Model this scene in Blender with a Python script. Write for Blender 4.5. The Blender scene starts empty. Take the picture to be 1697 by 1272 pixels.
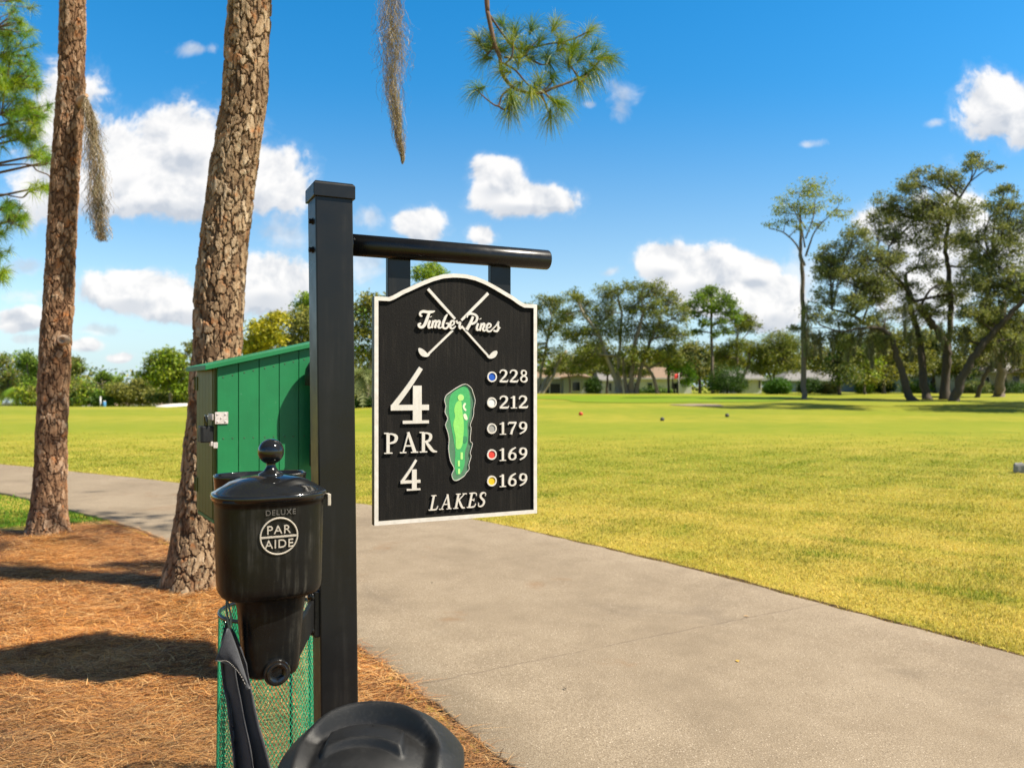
import bpy, math, random
import numpy as np
from mathutils import Vector
PI = math.pi
C = bpy.context.scene.collection
RNG = np.random.default_rng(7)
random.seed(7)
CAMZ, F, CX, HY = 1.55, 1320.0, 848.5, 640.0

def P(px, py, Y):
    return np.array([(px - CX) / F * Y, Y, CAMZ - (py - HY) / F * Y])

def lin(r, g, b):
    def c(v):
        v /= 255.0
        return v / 12.92 if v <= .04045 else ((v + .055) / 1.055) ** 2.4
    return (c(r), c(g), c(b))

def sstep(a, b, x):
    t = np.clip((np.asarray(x, float) - a) / (b - a), 0, 1)
    return t * t * (3 - 2 * t)

# ------------------------------------------------------------------ nodes
class NT:
    def __init__(self, tree):
        self.t = tree
        tree.nodes.clear()
    def n(self, typ, ins=None, **props):
        nd = self.t.nodes.new(typ)
        for k, v in props.items():
            setattr(nd, k, v)
        for k, v in (ins or {}).items():
            s = nd.inputs[k]
            if isinstance(v, bpy.types.NodeSocket):
                self.t.links.new(v, s)
            else:
                s.default_value = v
        return nd
    def math(self, op, a, b=None, c=None, clamp=False):
        ins = {0: a}
        if b is not None: ins[1] = b
        if c is not None: ins[2] = c
        return self.n('ShaderNodeMath', ins, operation=op, use_clamp=clamp).outputs[0]
    def vmath(self, op, a, b=None):
        ins = {0: a}
        if b is not None: ins[1] = b
        nd = self.n('ShaderNodeVectorMath', ins, operation=op)
        return nd.outputs['Value'] if op in ('LENGTH', 'DOT_PRODUCT', 'DISTANCE') else nd.outputs[0]
    def noise(self, vec, scale, detail=4, rough=.55, dist=0.0, out='Fac'):
        return self.n('ShaderNodeTexNoise', {'Vector': vec, 'Scale': scale, 'Detail': detail, 'Roughness': rough, 'Distortion': dist}).outputs[out]
    def ramp(self, fac, stops, interp='LINEAR'):
        nd = self.n('ShaderNodeValToRGB', {'Fac': fac})
        cr = nd.color_ramp
        cr.interpolation = interp
        while len(cr.elements) < len(stops): cr.elements.new(.5)
        for e, (p, c) in zip(cr.elements, stops):
            e.position = p
            e.color = tuple(c) + (1,) if not np.isscalar(c) else (c, c, c, 1)
        return nd.outputs['Color']
    def mix(self, fac, a, b, mode='MIX'):
        nd = self.n('ShaderNodeMix', data_type='RGBA', blend_type=mode)
        for s, v in ((nd.inputs['Factor'], fac), (nd.inputs['A'], a), (nd.inputs['B'], b)):
            pass
        ins = [i for i in nd.inputs if i.enabled]
        for s, v in zip([nd.inputs[0], nd.inputs[6], nd.inputs[7]], (fac, a, b)):
            if isinstance(v, bpy.types.NodeSocket): self.t.links.new(v, s)
            elif np.isscalar(v): s.default_value = v
            else: s.default_value = tuple(v) + ((1,) if len(v) == 3 else ())
        return nd.outputs[2]
    def maprange(self, v, a, b, c=0., d=1., smooth=True):
        return self.n('ShaderNodeMapRange', {0: v, 1: a, 2: b, 3: c, 4: d}, interpolation_type='SMOOTHSTEP' if smooth else 'LINEAR').outputs[0]

def newmat(name):
    m = bpy.data.materials.new(name)
    m.use_nodes = True
    return m, NT(m.node_tree)

def finish(nt, col, rough=.6, metal=0., spec=.5, height=None, bump=.3, dist=.01, coat=0.):
    b = nt.n('ShaderNodeBsdfPrincipled')
    def put(k, v):
        if isinstance(v, bpy.types.NodeSocket): nt.t.links.new(v, b.inputs[k])
        elif k == 'Base Color': b.inputs[k].default_value = tuple(v) + (1,)
        else: b.inputs[k].default_value = v
    put('Base Color', col); put('Roughness', rough); put('Metallic', metal)
    b.inputs['Specular IOR Level'].default_value = spec
    b.inputs['Coat Weight'].default_value = coat
    if height is not None:
        bp = nt.n('ShaderNodeBump', {'Height': height, 'Strength': bump, 'Distance': dist})
        nt.t.links.new(bp.outputs[0], b.inputs['Normal'])
    o = nt.n('ShaderNodeOutputMaterial', {'Surface': b.outputs[0]})
    return b

def coords(nt, which='Object'):
    return nt.n('ShaderNodeTexCoord').outputs[which]

def mat_plain(name, rgb, rough=.5, var=.25, scale=12, bump=.15, metal=0., spec=.5, rvar=.15, coat=0., stretch=(1, 1, 1), dist=.003):
    m, nt = newmat(name)
    co = nt.vmath('MULTIPLY', coords(nt), stretch)
    n1 = nt.noise(co, scale, 6, .65)
    n2 = nt.noise(co, scale * 7, 4, .6)
    f = nt.math('ADD', nt.math('MULTIPLY', n1, .65), nt.math('MULTIPLY', n2, .35))
    lo = tuple(c * (1 - var) for c in rgb); hi = tuple(min(1, c * (1 + var)) for c in rgb)
    col = nt.ramp(f, [(.3, lo), (.7, hi)])
    r = nt.maprange(n1, .3, .7, rough - rvar, rough + rvar)
    finish(nt, col, r, metal, spec, n2, bump, dist, coat)
    return m

def mat_black(name, base=.012, rough=.4, dust=.12, streak=True, scale=9, dustcol=(.22, .2, .17), coat=0., grain=0., spec=.38):
    """black paint with faint dust speckle and vertical rain streaks"""
    m, nt = newmat(name)
    co = coords(nt)
    st = nt.noise(nt.vmath('MULTIPLY', co, (1, 1, .06) if streak else (1, 1, 1)), scale * 9, 5, .6)
    big = nt.noise(co, scale, 5, .6)
    speck = nt.noise(co, 420, 2, .5)
    f = nt.math('MULTIPLY', nt.maprange(st, .45, .8), nt.maprange(big, .35, .75))
    sp = nt.maprange(speck, .68, .78)
    f = nt.math('ADD', f, nt.math('MULTIPLY', sp, .55), clamp=True)
    f = nt.math('MULTIPLY', f, dust)
    col = nt.mix(f, (base, base, base * 1.02), dustcol)
    r = nt.math('ADD', nt.maprange(big, .3, .7, rough - .08, rough + .1), nt.math('MULTIPLY', f, .8), clamp=True)
    h = nt.noise(co, 900 if grain else 300, 3, .6)
    finish(nt, col, r, 0, spec, h, max(.08, grain), .001 if not grain else .0012, coat)
    return m

def mat_leaf(name, trans=.35, rough=.55, spec=.3):
    m, nt = newmat(name)
    a = nt.n('ShaderNodeAttribute', attribute_name='col').outputs['Color']
    b = nt.n('ShaderNodeBsdfPrincipled', {'Base Color': a, 'Roughness': rough})
    b.inputs['Specular IOR Level'].default_value = spec
    tc = nt.mix(1.0, a, (1.25, 1.25, .7), 'MULTIPLY')
    t = nt.n('ShaderNodeBsdfTranslucent', {'Color': tc})
    mx = nt.n('ShaderNodeMixShader', {0: trans, 1: b.outputs[0], 2: t.outputs[0]})
    nt.n('ShaderNodeOutputMaterial', {'Surface': mx.outputs[0]})
    return m

# ------------------------------------------------------------------ meshes
class MB:
    def __init__(self):
        self.v = []; self.f = []; self.c = []; self.n = 0; self.sm = []
    def add(self, V, Fs, col=None, smooth=False):
        V = np.asarray(V, float).reshape(-1, 3)
        Fs = np.asarray(Fs, int) if not isinstance(Fs, list) else Fs
        if isinstance(Fs, np.ndarray):
            self.f.append(Fs + self.n); self.sm.append(np.full(len(Fs), smooth))
        else:
            for q in Fs:
                self.f.append(np.array([q], int) + self.n); self.sm.append(np.array([smooth]))
        self.v.append(V)
        if col is None: cc = np.tile((1., 1, 1, 1), (len(V), 1))
        else:
            cc = np.asarray(col, float)
            if cc.ndim == 1: cc = np.tile(cc, (len(V), 1))
            if cc.shape[1] == 3: cc = np.hstack([cc, np.ones((len(cc), 1))])
        self.c.append(cc)
        self.n += len(V)
        return self
    def merge(self, o, off=(0, 0, 0)):
        for v in o.v: self.v.append(v + np.array(off))
        for f in o.f: self.f.append(f + self.n)
        self.c += o.c; self.sm += o.sm; self.n += o.n
        return self
    def mesh(self, name, off=(0, 0, 0)):
        V = np.vstack(self.v) - np.asarray(off, float)
        me = bpy.data.meshes.new(name)
        counts = np.concatenate([np.full(len(f), f.shape[1]) for f in self.f])
        loops = np.concatenate([f.ravel() for f in self.f])
        starts = np.concatenate([[0], np.cumsum(counts)[:-1]])
        me.vertices.add(len(V)); me.vertices.foreach_set('co', V.ravel())
        me.loops.add(len(loops)); me.loops.foreach_set('vertex_index', loops.astype(np.int32))
        me.polygons.add(len(counts)); me.polygons.foreach_set('loop_start', starts.astype(np.int32))
        me.polygons.foreach_set('loop_total', counts.astype(np.int32))
        me.polygons.foreach_set('use_smooth', np.concatenate(self.sm).astype(bool))
        ca = me.color_attributes.new('col', 'FLOAT_COLOR', 'POINT')
        ca.data.foreach_set('color', np.vstack(self.c).ravel())
        me.update(calc_edges=True); me.validate()
        return me
    # shapes
    def box(self, c, s, ax=None, **k):
        """box centre c, full sizes s, axes ax (3 rows)"""
        ax = np.eye(3) if ax is None else np.asarray(ax, float)
        c = np.asarray(c, float); h = np.asarray(s, float) / 2
        V = [c + sx * h[0] * ax[0] + sy * h[1] * ax[1] + sz * h[2] * ax[2] for sz in (-1, 1) for sy in (-1, 1) for sx in (-1, 1)]
        Fq = np.array([[0, 2, 3, 1], [4, 5, 7, 6], [0, 1, 5, 4], [2, 6, 7, 3], [0, 4, 6, 2], [1, 3, 7, 5]])
        return self.add(V, Fq, **k)
    def tube(self, pts, rad, sides=8, cap=True, col=None, smooth=True, flat=None):
        pts = np.asarray(pts, float); n = len(pts)
        rad = np.full(n, rad) if np.isscalar(rad) else np.asarray(rad, float)
        tg = np.gradient(pts, axis=0); tg /= np.linalg.norm(tg, axis=1)[:, None] + 1e-12
        u = np.cross(tg[0], (0, 0, 1.)); 
        if np.linalg.norm(u) < 1e-3: u = np.cross(tg[0], (1., 0, 0))
        u /= np.linalg.norm(u)
        V = []
        th = np.arange(sides) / sides * 2 * PI
        for i in range(n):
            u = u - tg[i] * np.dot(u, tg[i]); u /= np.linalg.norm(u) + 1e-12
            w = np.cross(tg[i], u)
            V.append(pts[i] + rad[i] * (np.cos(th)[:, None] * u + np.sin(th)[:, None] * w))
        V = np.vstack(V)
        i = np.arange(n - 1)[:, None] * sides; j = np.arange(sides)[None, :]; j2 = (j + 1) % sides
        Fq = np.stack([i + j, i + j2, i + sides + j2, i + sides + j], -1).reshape(-1, 4)
        self.add(V, Fq, col=col, smooth=smooth)
        if cap:
            b = self.n - len(V)
            self.f.append(np.array([list(range(sides))[::-1]]) + b); self.sm.append(np.array([False]))
            self.f.append(np.array([list(range(sides))]) + b + (n - 1) * sides); self.sm.append(np.array([False]))
        return self
    def loft(self, rings, cap0=True, cap1=True, smooth=True, col=None):
        rings = [np.asarray(r, float) for r in rings]; s = len(rings[0]); n = len(rings)
        V = np.vstack(rings)
        i = np.arange(n - 1)[:, None] * s; j = np.arange(s)[None, :]; j2 = (j + 1) % s
        Fq = np.stack([i + j, i + j2, i + s + j2, i + s + j], -1).reshape(-1, 4)
        self.add(V, Fq, smooth=smooth, col=col); b = self.n - len(V)
        if cap0: self.f.append(np.array([list(range(s))[::-1]]) + b); self.sm.append(np.array([False]))
        if cap1: self.f.append(np.array([list(range(s))]) + b + (n - 1) * s); self.sm.append(np.array([False]))
        return self
    def sphere(self, c, r, seg=24, rings=14, ax=None):
        c = np.asarray(c, float); r = np.broadcast_to(np.asarray(r, float), 3)
        ax = np.eye(3) if ax is None else np.asarray(ax)
        rr = []
        for k in range(rings + 1):
            a = -PI / 2 + PI * k / rings
            a = max(-PI / 2 + .02, min(PI / 2 - .02, a))
            th = np.arange(seg) / seg * 2 * PI
            L = np.stack([np.cos(a) * np.cos(th) * r[0], np.cos(a) * np.sin(th) * r[1], np.full(seg, math.sin(a) * r[2])], 1)
            rr.append(c + L @ ax)
        return self.loft(rr)
    def prism(self, poly, depth_vec, smooth=False, col=None):
        """polygon (n,3) front, extruded by depth_vec"""
        poly = np.asarray(poly, float); n = len(poly); d = np.asarray(depth_vec, float)
        b = self.n
        self.add(np.vstack([poly, poly + d]), np.array([[i, i + n, (i + 1) % n + n, (i + 1) % n] for i in range(n)]), smooth=smooth, col=col)
        self.f.append(np.array([list(range(n))]) + b); self.sm.append(np.array([False]))
        self.f.append(np.array([list(range(2 * n - 1, n - 1, -1))]) + b); self.sm.append(np.array([False]))
        return self

ROOT = {}
def tag(o, label=None, cat=None, group=None, kind=None):
    if label: o['label'] = label
    if cat: o['category'] = cat
    if group: o['group'] = group
    if kind: o['kind'] = kind
    return o
def empty(name, loc, label, cat, group=None):
    o = bpy.data.objects.new(name, None); C.objects.link(o)
    o.location = tuple(float(v) for v in loc); o.empty_display_size = .1
    ROOT[o.name] = np.array(loc, float)
    return tag(o, label, cat, group)
def obj(name, mb, mat, parent=None, bevel=0, seg=2, label=None, auto=False, loc=None):
    off = ROOT[parent.name] if parent is not None else (np.zeros(3) if loc is None else np.asarray(loc, float))
    me = mb.mesh(name, off) if isinstance(mb, MB) else mb
    for m in (mat if isinstance(mat, (list, tuple)) else [mat]): me.materials.append(m)
    o = bpy.data.objects.new(name, me); C.objects.link(o)
    ROOT[o.name] = np.array(off, float)
    if parent is not None: o.parent = parent
    elif loc is not None: o.location = tuple(loc)
    if bevel:
        b = o.modifiers.new('bevel', 'BEVEL'); b.width = bevel; b.segments = seg; b.limit_method = 'ANGLE'; b.angle_limit = .7
    if label: o['label'] = label
    return o
def struct(name, mb, mat, kind='structure'):
    o = obj(name, mb, mat); o['kind'] = kind
    return o

def catmull(pts, k=6, closed=False):
    pts = np.asarray(pts, float); n = len(pts)
    if n < 3 and not closed:
        t = np.linspace(0, 1, k + 1)[:, None]
        return pts[0] * (1 - t) + pts[-1] * t
    out = []
    rng = range(n if closed else n - 1)
    for i in rng:
        if closed: p0, p1, p2, p3 = (pts[(i + d) % n] for d in (-1, 0, 1, 2))
        else: p0, p1, p2, p3 = pts[max(i - 1, 0)], pts[i], pts[i + 1], pts[min(i + 2, n - 1)]
        for t in np.arange(k) / k:
            out.append(.5 * ((2 * p1) + (-p0 + p2) * t + (2 * p0 - 5 * p1 + 4 * p2 - p3) * t * t + (-p0 + 3 * p1 - 3 * p2 + p3) * t ** 3))
    if not closed: out.append(pts[-1])
    return np.array(out)

# ------------------------------------------------------------------ terrain
def terrain(x, y):
    x = np.asarray(x, float); y = np.asarray(y, float)
    u = x / np.maximum(y, 1.)
    w = sstep(-.33, -.10, u)
    right = .74 * sstep(28, 90, y) - .35 * sstep(91, 101, y) * (1 - sstep(.29, .33, u))
    left = .10 * sstep(30, 55, y) - 3.2 * sstep(57, 100, y)
    z = w * right + (1 - w) * left
    z += (.05 * np.sin(x * .21 + 1.3) * np.sin(y * .17) ) * sstep(14, 30, y) * (1 - sstep(60, 90, y))
    return z
# ================================================================== world, sun, camera
SUN_PSI, SUN_EL = math.radians(12), math.radians(52)
SDIR = np.array([math.cos(SUN_EL) * math.cos(SUN_PSI), -math.cos(SUN_EL) * math.sin(SUN_PSI), math.sin(SUN_EL)])
CLOUDS = [  # px, py, rx, ry, weight
 (300,235,75,62,1), (215,275,70,62,1), (260,318,150,44,1.1), (105,190,62,85,.8), (95,300,75,60,.8), (405,290,95,62,1), (480,312,38,40,.8),
 (470,385,48,50,.55), (225,482,100,34,1), (300,500,80,34,1), (435,470,75,46,1), (360,508,60,26,.8), (35,528,42,19,.9), (30,438,42,15,.55), (45,488,48,16,.6),
 (148,568,26,11,.75), (203,586,19,8,.75), (120,625,40,10,.6), (185,640,26,8,.6), (170,545,60,10,.3), (60,560,50,8,.3),
 (820,302,44,38,1.1), (862,330,82,28,1.1), (912,336,42,17,1), (690,372,40,30,.85), (612,355,30,24,.6), (797,387,26,17,.7), (600,430,40,34,.55),
 (1038,157,34,28,.52), (978,172,14,6,.4), (1650,175,62,52,1.1), (1700,200,60,44,1.1), (1552,208,16,9,.55), (1340,240,20,8,.25),
 (1105,432,55,34,1.05), (1165,452,88,42,1.1), (1245,455,46,32,1), (1285,505,60,42,1.05), (1215,495,95,38,1), (1002,452,26,11,.5), (1330,470,40,60,.6),
 (1460,372,48,34,.7), (1570,400,80,90,.9), (1520,470,90,60,.9), (1690,430,60,50,.7), (320,80,34,12,.45), (560,620,60,20,.5), (1000,600,200,22,.35), (760,640,200,14,.3),
]
def make_world():
    w = bpy.data.worlds.new('World'); bpy.context.scene.world = w; w.use_nodes = True
    nt = NT(w.node_tree)
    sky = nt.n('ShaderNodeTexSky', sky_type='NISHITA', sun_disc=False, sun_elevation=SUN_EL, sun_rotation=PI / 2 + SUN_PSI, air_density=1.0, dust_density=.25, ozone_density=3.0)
    g = nt.n('ShaderNodeTexCoord').outputs['Generated']
    sp = nt.n('ShaderNodeSeparateXYZ', {0: g})
    ay = nt.math('MAXIMUM', nt.math('ABSOLUTE', sp.outputs[1]), .08)
    u = nt.math('DIVIDE', sp.outputs[0], ay); v = nt.math('DIVIDE', sp.outputs[2], ay)
    hs = nt.n('ShaderNodeHueSaturation', {'Hue': .493, 'Saturation': nt.math('MULTIPLY', nt.maprange(v, .0, .4, 1.0, 1.42), nt.maprange(v, .6, 1.6, 1., .55)), 'Value': nt.math('MULTIPLY', nt.maprange(v, .1, .5, 1.15, 1.35), nt.maprange(v, .55, 1.3, 1., .42)), 'Color': sky.outputs[0]})  # sky overhead, out of view, is dimmed and greyed to cut fill light
    hs = nt.n('ShaderNodeMix', {0: nt.maprange(v, .14, -.01, 0., .6), 6: hs.outputs[0], 7: (2.2, 4.3, 6.1, 1)}, data_type='RGBA')
    uv = nt.n('ShaderNodeCombineXYZ', {0: u, 1: v}).outputs[0]
    wob = nt.noise(uv, 9, 3, .5, out='Color')
    uvw = nt.vmath('ADD', uv, nt.vmath('MULTIPLY', nt.vmath('SUBTRACT', wob, (.5, .5, .5)), (.05, .035, 0)))
    field = None; faint = None; low = None
    for (x, y, rx, ry, wt) in CLOUDS:
        c = ((x - CX) / F, (HY - y) / F, 0)
        d = nt.vmath('LENGTH', nt.vmath('MULTIPLY', nt.vmath('SUBTRACT', uvw, c), (F / rx / 1.30, F / ry / 1.30, 0)))
        k = nt.math('MULTIPLY', nt.math('SUBTRACT', 1.0, d), wt)
        if wt < .65:
            k = nt.math('SUBTRACT', 1.0, d); faint = k if faint is None else nt.math('MAXIMUM', faint, k)
        else:
            field = k if field is None else nt.math('SMOOTH_MAX', field, k, .12)
            c2 = ((x - CX) / F, (HY - y - ry * .5) / F, 0)
            d = nt.vmath('LENGTH', nt.vmath('MULTIPLY', nt.vmath('SUBTRACT', uvw, c2), (F / rx / 1.30, F / ry / 1.30, 0)))
            k = nt.math('MULTIPLY', nt.math('SUBTRACT', 1.0, d), wt)
            low = k if low is None else nt.math('SMOOTH_MAX', low, k, .12)
    n1 = nt.noise(uv, 17, 10, .66, .3)
    n2 = nt.noise(nt.vmath('ADD', uv, (.010, .016, 0)), 17, 5, .58, .25)
    n1b = nt.noise(uv, 17, 5, .58, .25)
    f = nt.math('ADD', field, nt.math('MULTIPLY', nt.math('SUBTRACT', n1, .5), 1.45))
    dens = nt.math('MAXIMUM', nt.maprange(f, .02, .33), nt.math('MULTIPLY', nt.maprange(f, -.12, .2), .14))
    n3 = nt.noise(uv, 24, 8, .62, .4)
    dens = nt.math('MAXIMUM', dens, nt.math('MULTIPLY', nt.maprange(nt.math('ADD', faint, nt.math('MULTIPLY', nt.math('SUBTRACT', n3, .5), 2.6)), .05, 1.0), .62))
    # thickness gives grey-lilac bellies, the sunward noise slope gives white tops
    rel = nt.math('MULTIPLY', nt.math('SUBTRACT', n1b, n2), 3.4)
    lit = nt.math('ADD', nt.math('ADD', .86, rel), nt.math('MULTIPLY', nt.math('SUBTRACT', f, .35), .16), clamp=True)
    lit = nt.math('SUBTRACT', lit, nt.math('MULTIPLY', nt.maprange(nt.math('SUBTRACT', low, field), -.05, .45), .75), clamp=True)
    ccol = nt.mix(lit, (4.2, 4.5, 5.0), (7.1, 7.0, 6.9))
    # unseen clouds overhead and behind, added to make the sky fill more neutral
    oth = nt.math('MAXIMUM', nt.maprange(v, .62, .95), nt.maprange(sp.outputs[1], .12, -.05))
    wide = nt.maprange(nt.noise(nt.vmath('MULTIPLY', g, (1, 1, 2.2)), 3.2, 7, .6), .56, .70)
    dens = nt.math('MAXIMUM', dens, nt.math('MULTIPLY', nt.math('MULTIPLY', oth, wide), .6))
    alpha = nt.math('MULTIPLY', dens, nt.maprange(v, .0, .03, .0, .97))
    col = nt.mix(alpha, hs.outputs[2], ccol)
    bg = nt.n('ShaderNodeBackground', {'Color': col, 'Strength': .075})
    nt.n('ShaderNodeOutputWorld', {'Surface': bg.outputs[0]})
make_world()

sun = bpy.data.lights.new('sun', 'SUN'); sun.energy = 5.0; sun.angle = math.radians(.5); sun.color = (1, .92, .78)
so = bpy.data.objects.new('sun', sun); C.objects.link(so); so.location = (20, -20, 20)
so.rotation_euler = Vector(-SDIR).to_track_quat('-Z', 'Y').to_euler()

cam = bpy.data.cameras.new('camera'); co_ = bpy.data.objects.new('camera', cam); C.objects.link(co_)
co_.location = (0, 0, CAMZ); co_.rotation_euler = (PI / 2, 0, 0)
cam.sensor_width = 36; cam.lens = 36 * F / 1697; cam.shift_y = (HY - 636) / 1697; cam.clip_start = .05; cam.clip_end = 3000
cam.dof.use_dof = True; cam.dof.focus_distance = 2.25; cam.dof.aperture_fstop = 5.0
sc = bpy.context.scene; sc.camera = co_
sc.view_settings.view_transform = 'Standard'; sc.view_settings.look = 'None'; sc.view_settings.exposure = .95; sc.view_settings.gamma = 1
sc.render.engine = 'CYCLES'
sc.cycles.use_denoising = True
try: sc.cycles.denoiser = 'OPENIMAGEDENOISE'
except Exception: pass
sc.cycles.max_bounces = 6; sc.cycles.transparent_max_bounces = 8

# ================================================================== ground sheets
def lawn_material():
    m, nt = newmat('lawn')
    co = coords(nt)
    big = nt.noise(co, .16, 4, .55); mid = nt.noise(co, .9, 5, .6); fine = nt.noise(co, 14, 5, .7)
    sp = nt.n('ShaderNodeSeparateXYZ', {0: co})
    # mown stripes far out on the fairway
    st = nt.math('SINE', nt.math('ADD', nt.math('MULTIPLY', sp.outputs[1], .42), nt.math('MULTIPLY', nt.noise(co, .12, 2), 3)))
    far = nt.maprange(sp.outputs[1], 9, 26)
    t = nt.math('ADD', nt.math('ADD', nt.math('MULTIPLY', mid, .5), nt.math('MULTIPLY', fine, .25)), nt.math('MULTIPLY', big, .35))
    near = nt.ramp(t, [(.36, (.17, .19, .014)), (.52, (.31, .26, .03)), (.68, (.44, .33, .07))])
    faro = nt.ramp(t, [(.36, (.14, .18, .010)), (.54, (.235, .237, .017)), (.72, (.33, .285, .034))])
    col = nt.mix(far, near, faro)
    col = nt.mix(nt.math('MULTIPLY', nt.maprange(st, -1, 1), .45), col, (.14, .20, .006))
    h = nt.noise(co, 40, 4, .7)
    finish(nt, col, .8, 0, .15, h, .6, .02)
    return m
def soil_material():
    m, nt = newmat('soil')
    co = coords(nt)
    n = nt.noise(co, 30, 6, .7)
    finish(nt, nt.ramp(n, [(.3, (.03, .017, .008)), (.7, (.12, .07, .035))]), .95, 0, .1, n, .8, .02)
    return m
def concrete_material():
    m, nt = newmat('concrete')
    co = coords(nt)
    big = nt.noise(co, .8, 5, .6); mid = nt.noise(co, 4, 6, .65); sm = nt.noise(co, 30, 5, .6)
    base = nt.ramp(nt.math('ADD', nt.math('MULTIPLY', big, .55), nt.math('MULTIPLY', mid, .45)), [(.28, (.20, .157, .107)), (.5, (.300, .238, .165)), (.72, (.385, .312, .222))])
    vor = nt.n('ShaderNodeTexVoronoi', {'Vector': co, 'Scale': 95., 'Randomness': 1.})
    vd = vor.outputs['Distance']; vc = nt.n('ShaderNodeSeparateColor', {0: vor.outputs['Color']}).outputs[0]
    chip = nt.math('MULTIPLY', nt.maprange(vd, .40, .28), nt.maprange(vc, .45, .6))
    ccol = nt.ramp(vc, [(.5, (.40, .31, .215)), (.8, (.62, .52, .40)), (.97, (.10, .07, .045))])
    wear = nt.maprange(nt.noise(co, 1.6, 4, .6), .32, .6, .35, 1.)
    col = nt.mix(nt.math('MULTIPLY', chip, nt.math('MULTIPLY', wear, .9)), base, ccol)
    g1 = nt.noise(co, 170, 3, .7)
    col = nt.mix(nt.maprange(g1, .42, .60, .62, 0.), col, (.115, .08, .048))
    vor2 = nt.n('ShaderNodeTexVoronoi', {'Vector': nt.vmath('ADD', co, (3.7, 1.1, 0)), 'Scale': 120., 'Randomness': 1.})
    pit = nt.math('MULTIPLY', nt.maprange(vor2.outputs['Distance'], .3, .18), nt.maprange(nt.n('ShaderNodeSeparateColor', {0: vor2.outputs['Color']}).outputs[1], .6, .75))
    col = nt.mix(nt.math('MULTIPLY', pit, .6), col, (.13, .095, .065))
    rust = nt.math('MULTIPLY', nt.maprange(nt.noise(co, 1.3, 5, .65, .4), .60, .74), .5)
    col = nt.mix(rust, col, (.20, .10, .04))
    dark = nt.math('MULTIPLY', nt.maprange(nt.noise(nt.vmath('ADD', co, (9, 4, 0)), .7, 6, .65, .6), .58, .78), .4)
    col = nt.mix(dark, col, (.10, .078, .058))
    # transverse joint across the slab every 6 m
    dn = nt.vmath('DOT_PRODUCT', nt.vmath('SUBTRACT', co, (-.5, 4.05, 0)), (-.498, .867, 0))
    dn = nt.math('ADD', dn, nt.math('MULTIPLY', nt.math('SUBTRACT', nt.noise(co, 7, 4, .7), .5), .05))
    jd = nt.math('ABSOLUTE', nt.math('SUBTRACT', nt.math('FLOORED_MODULO', nt.math('ADD', dn, 3), 6), 3))
    brk = nt.maprange(nt.noise(co, 3.2, 4, .7), .38, .5)
    j = nt.math('MULTIPLY', nt.maprange(jd, .009, .003), brk)
    col = nt.mix(nt.math('MULTIPLY', j, .45), col, (.10, .07, .05))
    h = nt.math('SUBTRACT', nt.math('ADD', nt.math('MULTIPLY', sm, .5), nt.math('MULTIPLY', chip, .5)), nt.math('ADD', nt.math('MULTIPLY', pit, .6), j))
    finish(nt, col, .85, 0, .25, h, .45, .004)
    return m
def straw_bed_material():
    m, nt = newmat('pine_straw_ground')
    co = coords(nt)
    n = nt.noise(co, 26, 6, .72); b = nt.noise(co, 2.2, 4, .6)
    col = nt.ramp(nt.math('ADD', nt.math('MULTIPLY', n, .6), nt.math('MULTIPLY', b, .4)), [(.36, (.035, .014, .006)), (.5, (.17, .068, .020)), (.66, (.38, .17, .05))])
    finish(nt, col, .9, 0, .1, n, .8, .03)
    return m
M = {}
M['lawn'] = lawn_material(); M['soil'] = soil_material(); M['concrete'] = concrete_material(); M['bed'] = straw_bed_material()
M['grass'] = mat_leaf('grass_blades', .3, .6, .2)
M['straw'] = mat_leaf('pine_straw', .1, .6, .25)

PR = np.array([(-26, 24.2), (-18, 20.3), (-10, 15.6), (-5.2, 12.55), (-1.9, 10.3), (-.49, 9.17), (1.4, 6.82), (2.18, 5.59), (2.89, 4.49), (3.6, 3.3), (4.6, 1.5), (5.5, -.2), (7, -3)], float)
PL = np.array([(-27, 20.6), (-19, 17.0), (-12, 14.0), (-7.6, 11.6), (-4.85, 9.30), (-3.45, 7.95), (-2.1, 6.35), (-.87, 4.65), (-.48, 4.01), (.3, 2.7), (1.1, 1.35), (1.95, -.1), (3.5, -3)], float)
def resample(p, n):
    q = catmull(p, 12); d = np.r_[0, np.cumsum(np.linalg.norm(np.diff(q, axis=0), axis=1))]
    t = np.linspace(0, d[-1], n)
    return np.stack([np.interp(t, d, q[:, k]) for k in range(2)], 1)
NP = 260
pr, pl = resample(PR, NP), resample(PL, NP)

def dist_to_line(q, line):
    """signed-ish distance of points q (n,2) to polyline"""
    best = np.full(len(q), 1e9)
    for a, b in zip(line[:-1], line[1:]):
        ab = b - a; t = np.clip(((q - a) @ ab) / (ab @ ab), 0, 1)
        best = np.minimum(best, np.linalg.norm(q - a - t[:, None] * ab, axis=1))
    return best
def in_poly(q, poly):
    x, y = q[:, 0], q[:, 1]; c = np.zeros(len(q), bool)
    for (x1, y1), (x2, y2) in zip(poly, np.roll(poly, -1, axis=0)):
        c ^= ((y1 > y) != (y2 > y)) & (x < (x2 - x1) * (y - y1) / (y2 - y1 + 1e-12) + x1)
    return c
PATHPOLY = np.vstack([pr, pl[::-1]])
prs, pls = pr[::4], pl[::4]

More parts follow.
